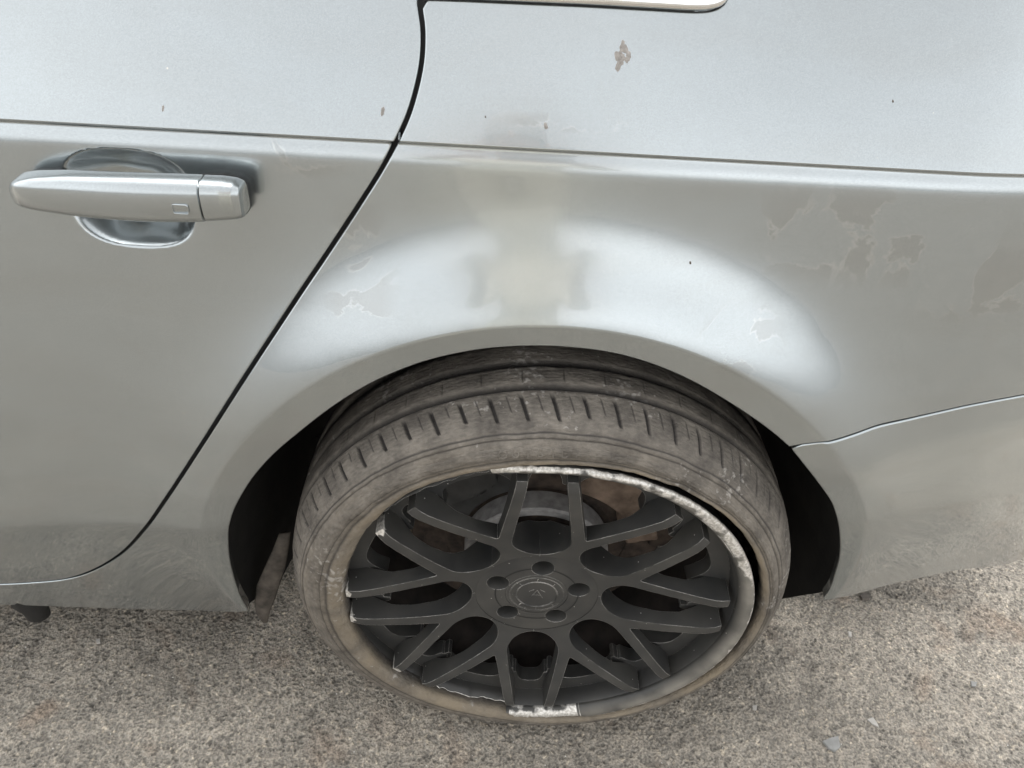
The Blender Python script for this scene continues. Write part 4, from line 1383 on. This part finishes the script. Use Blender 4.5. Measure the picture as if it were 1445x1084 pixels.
# ticks and a worn small shield-like mark on the cap
def ticks():
    V, F = [], []
    def bar(x0, z0, x1, z1, w_, y0=0.0288, h_=0.0004):
        d_ = np.array([x1 - x0, z1 - z0]); d_ /= np.linalg.norm(d_); n_ = np.array([-d_[1], d_[0]]) * w_ / 2
        q = [np.array([x0, z0]) + n_, np.array([x1, z1]) + n_, np.array([x1, z1]) - n_, np.array([x0, z0]) - n_]
        b0 = len(V)
        for p in q: V.append((p[0], y0 - h_, p[1]))
        for p in q: V.append((p[0], y0 + 0.003, p[1]))
        F.append((b0, b0 + 1, b0 + 2, b0 + 3))
        for i in range(4): F.append((b0 + i, b0 + 4 + i, b0 + 4 + (i + 1) % 4, b0 + (i + 1) % 4))
    for k_ in range(8):
        a = rad(45 * k_ + 2)
        bar(0.0268 * math.cos(a), 0.0268 * math.sin(a), 0.0308 * math.cos(a), 0.0308 * math.sin(a), 0.0006, 0.0305)
    for (a, b_, c, d_) in ((-0.008, -0.007, 0, 0.009), (0, 0.009, 0.008, -0.007), (-0.005, -0.001, 0.005, -0.001), (-0.010, 0.006, -0.004, 0.010), (0.004, 0.010, 0.010, 0.006)):
        bar(a, b_, c, d_, 0.0007, 0.0306, 0.00015)
    o_ = mesh_obj('cap_emblem', V, F, M_ALLOY, WHEEL, False)
    at_ = o_.data.attributes.new('wear', 'FLOAT', 'POINT'); at_.data.foreach_set('value', np.full(len(V), 0.36, np.float32))
ticks()

# mounting flange behind the spoke tips with rounded windows
def flange():
    n = 720
    prof_ = []
    P = np.zeros((n, 4, 3))
    for i in range(n):
        th = 2 * math.pi * i / n
        dg = (math.degrees(th) - 1.5) % 45
        if dg > 22.5: dg -= 45          # 0 on a U axis
        a = abs(dg)
        # arm lies around 7.6 deg
        if a < 7.4: t = a / 5.6; rin = 0.2185 - 0.022 * min(1, t) ** 4 
        else: t = (22.5 - a) / 13.2; rin = 0.2185 - 0.030 * min(1, t) ** 5
        y0, y1 = 0.037, 0.058
        for j, (r_, d_) in enumerate(((0.2402, y0), (rin, y0 + 0.001), (rin - 0.0005, y1), (0.2402, y1))):
            P[i, j] = (r_ * math.cos(th), d_, r_ * math.sin(th))
    V, F = grid_mesh(P, True, True)
    o_ = mesh_obj('spoke_flange', V, F, M_ALLOY, WHEEL)
    o_.data.set_sharp_from_angle(angle=rad(40))
    at_ = o_.data.attributes.new('wear', 'FLOAT', 'POINT'); at_.data.foreach_set('value', np.zeros(len(V), np.float32))
flange()

# ---- the tyre
def tyre():
    prof = [(0.2, 'bead', 0.020)]
    # (radius, depth, tan dust, groove)
    pr = [(0.2520, 0.0210, 0.3, 1.0), (0.2530, 0.0130, 0.9, 0.7), (0.2550, 0.0060, 1.0, 0), (0.2580, 0.0015, 1.0, 0), (0.2620, -0.0005, 0.9, 0), (0.2655, -0.0002, 0.7, 0), (0.2665, 0.0010, 0.5, 0.2), (0.2678, 0.0016, 0.4, 0.75),
          (0.2700, 0.0004, 0.25, 0), (0.2722, 0.0006, 0.2, 0), (0.2727, 0.0016, 0.2, 0.6), (0.2733, 0.0007, 0.1, 0), (0.2765, 0.0014, 0.12, 0), (0.2780, 0.0022, 0.08, 0), (0.2820, 0.0045, 0.05, 0), (0.2860, 0.0078, 0.2, 0), (0.2885, 0.0105, 0.15, 0), (0.2893, 0.0122, 0.1, 0.6), (0.2912, 0.0128, 0.1, 0),
          (0.2930, 0.0152, 0.1, 0), (0.2932, 0.0168, 0.05, 0.9), (0.2950, 0.0172, 0.05, 0), (0.2975, 0.0205, 0, 0), (0.3005, 0.0250, 0, 0), (0.3030, 0.0295, 0, 0), (0.3052, 0.0340, 0, 0), (0.3073, 0.0385, 0, 0),
          (0.3090, 0.0430, 0, 0), (0.3104, 0.0475, 0, 0), (0.3115, 0.0520, 0, 0), (0.3124, 0.0560, 0, 0), (0.3128, 0.0590, 0, 0), (0.3125, 0.0603, 0, 0.2), (0.3070, 0.0612, 0, 0.9), (0.3068, 0.0680, 0, 1.0), (0.3120, 0.0690, 0, 0.5),
          (0.3142, 0.0705, 0, 0), (0.3148, 0.0780, 0, 0), (0.3152, 0.0860, 0, 0), (0.3154, 0.0940, 0, 0), (0.3153, 0.0965, 0, 0.2), (0.3085, 0.0975, 0, 1.0), (0.3083, 0.1070, 0, 1), (0.3150, 0.1085, 0, 0.3), (0.3158, 0.1110, 0, 0),
          (0.3160, 0.1300, 0, 0), (0.3158, 0.1420, 0, 0.2), (0.309, 0.1435, 0, 1), (0.309, 0.153, 0, 1), (0.315, 0.1545, 0, 0), (0.3145, 0.17, 0, 0), (0.312, 0.19, 0, 0), (0.306, 0.21, 0, 0), (0.292, 0.225, 0, 0), (0.27, 0.23, 0, 0), (0.25, 0.222, 0, 0)]
    n = 1440
    pr = np.array(pr)
    th = np.arange(n) * 2 * math.pi / n
    NP = len(pr)
    P = np.zeros((n, NP, 3)); G = np.tile(pr[:, 3], (n, 1)); T = np.tile(pr[:, 2], (n, 1))
    uv = np.zeros((n, NP, 2))
    R_ = np.tile(pr[:, 0], (n, 1)); D_ = np.tile(pr[:, 1], (n, 1))
    # angular shear so the sipes slant with depth
    shear = np.where(D_ > 0.018, (D_ - 0.018) * 0.9, 0) * np.where(D_ < 0.0605, 1, 0)
    TH = th[:, None] + shear
    # sipes: a long one every 24 columns, a short one between
    i = np.arange(n)
    nz_ = np.array([noise.noise(Vector((k_ * 0.7, 3.3, 0))) for k_ in range(200)])
    ph = i % 24
    longm = (ph < 3)
    shortm = (ph == 12)
    lenl = 0.0285 + 0.003 * nz_[(i // 24) % 200]
    lens = 0.037 + 0.004 * nz_[(i // 24 + 60) % 200]
    for j in range(NP):
        dd = pr[j, 1]
        if 0.02 < dd < 0.057:
            on = longm & (dd > lenl) & (dd < 0.0555)
            R_[on, j] -= 0.0034; G[on, j] = 1.0
            on = shortm & (dd > lens) & (dd < 0.0535)
            R_[on, j] -= 0.0012; G[on, j] = 0.8
        if 0.072 < dd < 0.095:
            on = ((i % 32) == 7) & (dd < 0.088)
            R_[on, j] -= 0.0010; G[on, j] = 0.6
    # worn lumps
    lump = np.array([[noise.noise(Vector((math.cos(t) * 9, math.sin(t) * 9, d_ * 60))) + 0.5 * noise.noise(Vector((math.cos(t) * 31, math.sin(t) * 31, d_ * 150))) for d_ in pr[:, 1]] for t in th[::4]])
    lump = np.repeat(lump, 4, 0)
    lump = (lump + np.roll(lump, 1, 0) + np.roll(lump, 2, 0) + np.roll(lump, -1, 0)) / 4
    sidew = (pr[:, 1] < 0.02)
    R_ += lump * 0.0006
    rib = np.where(sidew, 0.0007 * np.sin((pr[:, 0] - 0.25) * 2 * math.pi / 0.0062), 0.0)
    D_ = D_ + rib[None, :]
    D_ = D_ + lump * np.where(sidew, 0.0010, 0.0)
    # the bead has slipped over the broken front half of the rim
    dgs = np.degrees(th)
    tab_a = [0, 40, 60, 85, 102, 111, 119, 125, 130, 140, 155, 173, 185, 194, 216, 240, 256, 266, 275, 290, 310, 330, 360]
    tab_r = [.2705, .2700, .2670, .2600, .2545, .2545, .2545, .2545, .2505, .2445, .2375, .2335, .2340, .2345, .2400, .2430, .2440, .2480, .2580, .2640, .2680, .2700, .2705]
    rb = np.interp(dgs, tab_a, tab_r)
    rb = rb + np.array([0.0009 * noise.noise(Vector((math.cos(t) * 22, math.sin(t) * 22, 7))) for t in th])
    base_in, base_out = 0.2520, 0.2893
    k_ = np.clip((R_ - base_in) / (base_out - base_in), 0, 1)
    R_ = np.where(R_ < base_out, rb[:, None] + k_ * (base_out - rb[:, None]), R_)
    inner = pr[:, 1] > 0.2
    R_[:, inner] = np.tile(pr[inner, 0], (n, 1))
    # tyre hangs a little rearward
    X = R_ * np.cos(TH) + 0.0045 * np.clip((R_ - 0.27) / 0.03, 0, 1); Z = R_ * np.sin(TH)
    # squashed on the road
    zmin = -0.3085
    sq = np.clip((-Z - 0.285) / 0.03, 0, 1)
    D_ = D_ - 0.004 * sq * np.where(sidew, 1, 0)
    Z = np.maximum(Z, zmin)
    P[..., 0], P[..., 1], P[..., 2] = X, D_, Z
    V, F = grid_mesh(P, True, False)
    me = bpy.data.meshes.new('tyre')
    V = V.astype(np.float32); F = np.array(F, np.int32)
    me.vertices.add(len(V)); me.vertices.foreach_set('co', V.ravel())
    me.loops.add(F.size); me.loops.foreach_set('vertex_index', F.ravel())
    me.polygons.add(len(F)); me.polygons.foreach_set('loop_start', np.arange(0, F.size, 4, dtype=np.int32))
    me.polygons.foreach_set('loop_total', np.full(len(F), 4, np.int32))
    me.update(calc_edges=True)
    me.polygons.foreach_set('use_smooth', np.ones(len(F), bool))
    for nm, a in (('groove', G), ('tan', T)):
        at_ = me.attributes.new(nm, 'FLOAT', 'POINT'); at_.data.foreach_set('value', a.ravel().astype(np.float32))
    uvl = me.uv_layers.new(name='ring')
    vi = F.ravel()
    sarc = np.concatenate([[0], np.cumsum(np.hypot(np.diff(pr[:, 0]), np.diff(pr[:, 1])))])
    uu = (vi // NP) / n * 40; vv = sarc[vi % NP]
    # unwrap the last column
    fcol = (F[:, 0] // NP == n - 1)
    uu = uu.reshape(-1, 4); uu[fcol] = np.where(uu[fcol] < 1, uu[fcol] + 40, uu[fcol])
    uvl.data.foreach_set('uv', np.stack([uu.ravel(), vv], 1).ravel().astype(np.float32))
    me.materials.append(M_RUBBER)
    o_ = bpy.data.objects.new('tyre', me); COL.objects.link(o_); o_.parent = WHEEL
    o_['label'] = 'worn dusty low-profile tyre with its bead off the rim'
    return o_
tyre()
# raised word on the sidewall
def lettering(word, r0, dg_mid, size, depth, mat, name, step_deg):
    # letters standing proud of the sidewall
    V, F = [], []
    for k_, ch in enumerate(word):
        cu = bpy.data.curves.new('glyph', 'FONT'); cu.body = ch; cu.size = size; cu.align_x = 'CENTER'; cu.extrude = 0.0011; cu.resolution_u = 2
        tmp = bpy.data.objects.new('glyph', cu)
        me = tmp.to_mesh()
        a = rad(dg_mid - (k_ - (len(word) - 1) / 2) * step_deg)
        b0 = len(V)
        for v in me.vertices:
            u, h_ = v.co.x * 1.15, v.co.y
            rr_ = r0 + h_
            V.append((rr_ * math.cos(a) + u * math.sin(a) + 0.002, depth(rr_) - v.co.z * 1.3, rr_ * math.sin(a) - u * math.cos(a)))
        for p in me.polygons: F.append(tuple(b0 + q for q in p.vertices))
        tmp.to_mesh_clear(); bpy.data.objects.remove(tmp); bpy.data.curves.remove(cu)
    o_ = mesh_obj(name, V, F, mat, WHEEL, False)
    for nm in ('groove', 'tan'):
        at_ = o_.data.attributes.new(nm, 'FLOAT', 'POINT'); at_.data.foreach_set('value', np.full(len(V), 0.1, np.float32))
lettering('OUTSIDE', 0.2755, 94.0, 0.0115, lambda r: float(np.interp(r, [0.27, 0.274, 0.278, 0.282, 0.286], [0.0004, 0.0008, 0.0022, 0.0045, 0.0078])) - 0.0003, M_RUBBER, 'tyre_lettering', 2.6)

# ---- brakes and suspension behind the spokes
lathe('brake_disc', [(0.088, 0.112), (0.094, 0.116), (0.094, 0.1255), (0.100, 0.1245), (0.1015, 0.1235), (0.122, 0.1235), (0.1225, 0.1225), (0.150, 0.1225), (0.1505, 0.1235), (0.166, 0.1235), (0.167, 0.1245), (0.167, 0.1295), (0.160, 0.130), (0.160, 0.139), (0.167, 0.1395), (0.167, 0.146), (0.10, 0.146)], M_RUST, WHEEL, attr=False)
lathe('hat_face', [(0.036, 0.0900), (0.0835, 0.0900)], M_RUST, WHEEL, attr=False)
lathe('disc_hat', [(0.083, 0.0902), (0.084, 0.0880), (0.088, 0.0880), (0.0925, 0.0885), (0.0945, 0.0915), (0.0950, 0.110), (0.0935, 0.125)], M_DISC, WHEEL, attr=False)
lathe('hub_flange', [(0.0001, 0.083), (0.050, 0.083), (0.066, 0.0835), (0.068, 0.088)], M_DEEP, WHEEL, attr=False)
def lump_block(name, pts, d0, d1, mat, bev=0.006, seed=1):
    loop = dense([tuple(p) for p in pts], 0.008)
    yf_ = lambda r: np.full_like(np.asarray(r, float), d0)
    yd_ = lambda r: np.full_like(np.asarray(r, float), d1 - d0)
    o_ = solid(name, loop, WHEEL, 0.008, mat, yf_, yd_)
    for p in o_.data.polygons: p.use_smooth = True
    m_ = o_.modifiers.new('round', 'BEVEL'); m_.width = bev; m_.segments = 3; m_.limit_method = 'ANGLE'; m_.angle_limit = rad(50)
    return o_
def arc_pts(r0, r1, a0, a1, n=10):
    o_ = [(r1 * math.cos(rad(a0 + (a1 - a0) * k_ / n)), r1 * math.sin(rad(a0 + (a1 - a0) * k_ / n))) for k_ in range(n + 1)]
    i_ = [(r0 * math.cos(rad(a1 + (a0 - a1) * k_ / n)), r0 * math.sin(rad(a1 + (a0 - a1) * k_ / n))) for k_ in range(n + 1)]
    return o_ + i_
lump_block('brake_caliper', arc_pts(0.132, 0.196, 22, 74), 0.090, 0.150, M_CASTING, 0.010)
lump_block('caliper_piston_housing', arc_pts(0.118, 0.160, 12, 34), 0.098, 0.165, M_CASTING, 0.006)
lump_block('caliper_bracket', arc_pts(0.150, 0.190, 2, 18), 0.110, 0.160, M_RUST, 0.004)
lump_block('dust_shield', arc_pts(0.100, 0.185, 104, 160), 0.118, 0.122, M_PLASTIC, 0.0015)
lump_block('sensor_bracket', [(-0.055, 0.130), (-0.070, 0.175), (-0.125, 0.150), (-0.150, 0.105), (-0.118, 0.082), (-0.085, 0.100)], 0.095, 0.115, M_PLASTIC, 0.006)
lump_block('control_arm', [(-0.02, 0.205), (-0.045, 0.215), (-0.105, 0.130), (-0.088, 0.110)], 0.112, 0.135, M_PLASTIC, 0.006)

# ------------------------------------------------------------------ small things lying on the road
M_CHIPW = simple('pale_grey_stone', (0.27, 0.27, 0.26), 0.8, 0, 0.15, 90, 0.5, 200)
M_WHITE = simple('white_fleck', (0.42, 0.40, 0.37), 0.7, 0, 0.1)
M_DARKST = simple('dark_stone', (0.12, 0.105, 0.09), 0.8, 0, 0.3, 100, 0.5, 200)
def stone(name, pts, h, mat, label, cat, group=None, tilt=0.0):
    rnd_ = random.Random(len(label) * 7 + int(abs(pts[0][0]) * 1000))
    c = np.mean(np.array(pts), 0)
    n = len(pts)
    V = [(p[0] - c[0], p[1] - c[1], -0.001) for p in pts] + [(p[0] * 0.96 + c[0] * 0.04 - c[0], p[1] * 0.96 + c[1] * 0.04 - c[1], h * (0.8 + 0.4 * rnd_.random())) for p in pts] + [(0, 0, h * 1.05)]
    F = [(i, (i + 1) % n, n + (i + 1) % n, n + i) for i in range(n)] + [(n + i, n + (i + 1) % n, 2 * n) for i in range(n)]
    o_ = mesh_obj(name, V, F, mat, None, False)
    o_.location = (c[0], c[1], 0.001)
    o_.rotation_euler = (tilt, tilt * 0.5, 0)
    return tag(o_, label, cat, group)
stone('stone_flake', [(0.45294, 0.06839), (0.46511, 0.07321), (0.47924, 0.07705), (0.47728, 0.05981), (0.46669, 0.05303), (0.45853, 0.05797)], 0.0035, M_CHIPW, 'flat pale grey stone flake lying on the asphalt below the bumper, largest loose piece', 'stone')
stone('stone_chip', [(0.59362, 0.33186), (0.60456, 0.33832), (0.61469, 0.33446), (0.60916, 0.32541), (0.59588, 0.32325)], 0.005, M_DARKST, 'dark wet-looking stone chip on the asphalt just under the bumper edge', 'stone')
stone('paint_flake', [(0.53319, 0.10586), (0.54331, 0.10969), (0.54698, 0.10086), (0.54803, 0.09423), (0.53951, 0.09831)], 0.0016, M_WHITE, 'small white flake on the asphalt above and right of the grey stone flake', 'flake')
stone('paint_flake', [(0.55096, 0.25940), (0.55668, 0.25835), (0.55369, 0.24881), (0.54922, 0.24992)], 0.0020, M_WHITE, 'small white speck on the asphalt between bumper and tyre', 'flake')
stone('paint_flake', [(0.72617, 0.17792), (0.73577, 0.17592), (0.73015, 0.16836), (0.72360, 0.16927)], 0.0018, M_CHIPW, 'pale greenish grey chip on the asphalt at the right side', 'flake')
stone('paint_flake', [(0.35766, 0.11968), (0.36575, 0.12119), (0.36285, 0.11307), (0.35753, 0.11397)], 0.0020, M_WHITE, 'small white speck on the asphalt right of the tyre foot', 'flake')
stone('paint_flake', [(-0.67360, 0.18347), (-0.66758, 0.18503), (-0.66459, 0.17769), (-0.66950, 0.17620)], 0.0020, M_WHITE, 'small white speck on the asphalt below the sill at left', 'flake')

# ------------------------------------------------------------------ the photographer, who stands behind the picture and shows faintly in the paint
M_JACKET = simple('beige_jacket_cloth', (0.74, 0.70, 0.60), 0.9, 0, 0.12, 40, 0.3, 300)
M_TROUSER = simple('khaki_trouser_cloth', (0.50, 0.46, 0.38), 0.9, 0, 0.2, 90)
M_SKIN = simple('skin', (0.42, 0.26, 0.18), 0.55, 0, 0.08, 30)
M_HAIR = simple('grey_hair', (0.40, 0.38, 0.36), 0.7, 0, 0.3, 120)
def skinned(name, joints, edges, mats, parent, sub=2, root=0, choose=None):
    me = bpy.data.meshes.new(name)
    me.from_pydata([j[:3] for j in joints], edges, [])
    tmp = bpy.data.objects.new(name, me); COL.objects.link(tmp)
    sk = tmp.modifiers.new('skin', 'SKIN')
    for v, j in zip(me.skin_vertices[0].data, joints):
        v.radius = (j[3], j[4] if len(j) > 4 else j[3])
        v.use_root = False
    me.skin_vertices[0].data[root].use_root = True
    ss_ = tmp.modifiers.new('sub', 'SUBSURF'); ss_.levels = sub; ss_.render_levels = sub
    dg_ = bpy.context.evaluated_depsgraph_get(); dg_.update()
    m2 = bpy.data.meshes.new_from_object(tmp.evaluated_get(dg_))
    bpy.data.objects.remove(tmp)
    o_ = bpy.data.objects.new(name, m2); COL.objects.link(o_); o_.parent = parent
    m2.materials.clear()
    for m_ in mats: m2.materials.append(m_)
    for p in m2.polygons:
        p.use_smooth = True
        if choose: p.material_index = choose(p.center)
    return o_
def person():
    PX, PY_ = -0.055, -1.09
    E_ = tag(empty('person', (PX, PY_, 0)), 'person in a beige jacket and khaki trousers holding a phone toward the car', 'person')
    J = [(0, -0.10, 0.94, 0.15, 0.11), (0, -0.06, 1.10, 0.145, 0.11), (0, 0.02, 1.28, 0.165, 0.115), (0, 0.08, 1.42, 0.13, 0.09), (0, 0.11, 1.50, 0.052, 0.052), (0, 0.135, 1.57, 0.062, 0.07), (0, 0.16, 1.66, 0.076, 0.088), (0, 0.165, 1.72, 0.055, 0.065)]
    E2 = [(i, i + 1) for i in range(7)]
    def chain(start, pts_):
        a = start
        for p in pts_:
            J.append(p); E2.append((a, len(J) - 1)); a = len(J) - 1
        return a
    for s in (-1, 1):
        chain(0, [(s * 0.10, -0.08, 0.84, 0.085), (s * 0.11, -0.02, 0.50, 0.058), (s * 0.115, -0.06, 0.30, 0.050), (s * 0.12, -0.08, 0.10, 0.038), (s * 0.125, 0.00, 0.045, 0.040), (s * 0.13, 0.09, 0.035, 0.032)])
        chain(3, [(s * 0.17, 0.08, 1.41, 0.062), (s * 0.235, 0.16, 1.24, 0.048), (s * 0.225, 0.33, 1.20, 0.042), (s * 0.145, 0.56, 1.33, 0.032), (s * 0.115, 0.625, 1.345, 0.024)])
    def pick(c):
        if c.z > 1.47 or (c.y > 0.50 and c.z > 1.0): return 2
        return 0 if c.z > 0.90 else 1
    skinned('body', J, E2, (M_JACKET, M_TROUSER, M_SKIN), E_, 2, 0, pick)
    for s in (-1, 1):
        for k_ in range(4):
            z0 = 1.365 - 0.017 * k_
            skinned('finger', [(s * 0.115, 0.63, z0, 0.009), (s * 0.100, 0.66, z0, 0.0088), (s * 0.078, 0.665 - 0.002 * k_, z0, 0.0082), (s * (0.056 + 0.004 * k_), 0.655, z0, 0.0072)], [(0, 1), (1, 2), (2, 3)], (M_SKIN,), E_, 1)
        skinned('thumb', [(s * 0.115, 0.61, 1.33, 0.010), (s * 0.095, 0.62, 1.318, 0.010), (s * 0.072, 0.63, 1.322, 0.009)], [(0, 1), (1, 2)], (M_SKIN,), E_, 1)
    # hair, nose, eyes, ears
    n, m_ = 24, 12
    P = np.array([[(0.084 * math.sin(math.pi * j / (2 * m_) * 1.15) * math.cos(2 * math.pi * i / n), 0.155 + 0.102 * math.sin(math.pi * j / (2 * m_) * 1.15) * math.sin(2 * math.pi * i / n) - 0.012, 1.68 + 0.105 * math.cos(math.pi * j / (2 * m_) * 1.15)) for j in range(m_ + 1)] for i in range(n)])
    V, F = grid_mesh(P, True, False)
    mesh_obj('hair', V, F, M_HAIR, E_)
    skinned('nose', [(0, 0.235, 1.665, 0.008), (0, 0.262, 1.63, 0.012), (0, 0.245, 1.622, 0.010)], [(0, 1), (1, 2)], (M_SKIN,), E_, 1)
    for s in (-1, 1):
        skinned('ear', [(s * 0.080, 0.15, 1.67, 0.010, 0.018), (s * 0.086, 0.145, 1.64, 0.008, 0.014)], [(0, 1)], (M_SKIN,), E_, 1)
        skinned('eye', [(s * 0.030, 0.235, 1.662, 0.009), (s * 0.033, 0.236, 1.662, 0.009)], [(0, 1)], (M_CHIPW,), E_, 1)
    skinned('mouth', [(-0.022, 0.232, 1.592, 0.006), (0, 0.242, 1.590, 0.007), (0.022, 0.232, 1.592, 0.006)], [(0, 1), (1, 2)], (M_SKIN,), E_, 1)
    E_.scale = (0.87, 0.87, 0.87)
    return E_
person()
# the phone, held just behind the viewpoint
V = []
w2, h2, d2 = 0.0735, 0.0355, 0.004
ring = []
for (sx, sz, a0_) in ((1, 1, 0), (-1, 1, 90), (-1, -1, 180), (1, -1, 270)):
    for k_ in range(5):
        a_ = rad(a0_ + 22.5 * k_)
        ring.append((sx * (w2 - 0.009) + 0.009 * math.cos(a_), sz * (h2 - 0.009) + 0.009 * math.sin(a_)))
nr = len(ring)
V = [(x, z, d2) for x, z in ring] + [(x, z, -d2) for x, z in ring]
F = [tuple(range(nr)), tuple(range(nr, 2 * nr))[::-1]] + [(i, nr + i, nr + (i + 1) % nr, (i + 1) % nr) for i in range(nr)]
phone = tag(mesh_obj('phone', V, F, M_CHIPW, None, False), 'grey phone held sideways in both hands of the person in the beige jacket', 'phone')
phone.rotation_euler = camera_matrix(rad(40.44), rad(-1.76), rad(4.14)).to_euler()
back = Vector((0, -math.cos(rad(40.44)), math.sin(rad(40.44))))
phone.location = Vector((-0.0682 + 0.055, -0.4947, 1.1540)) + back * 0.014
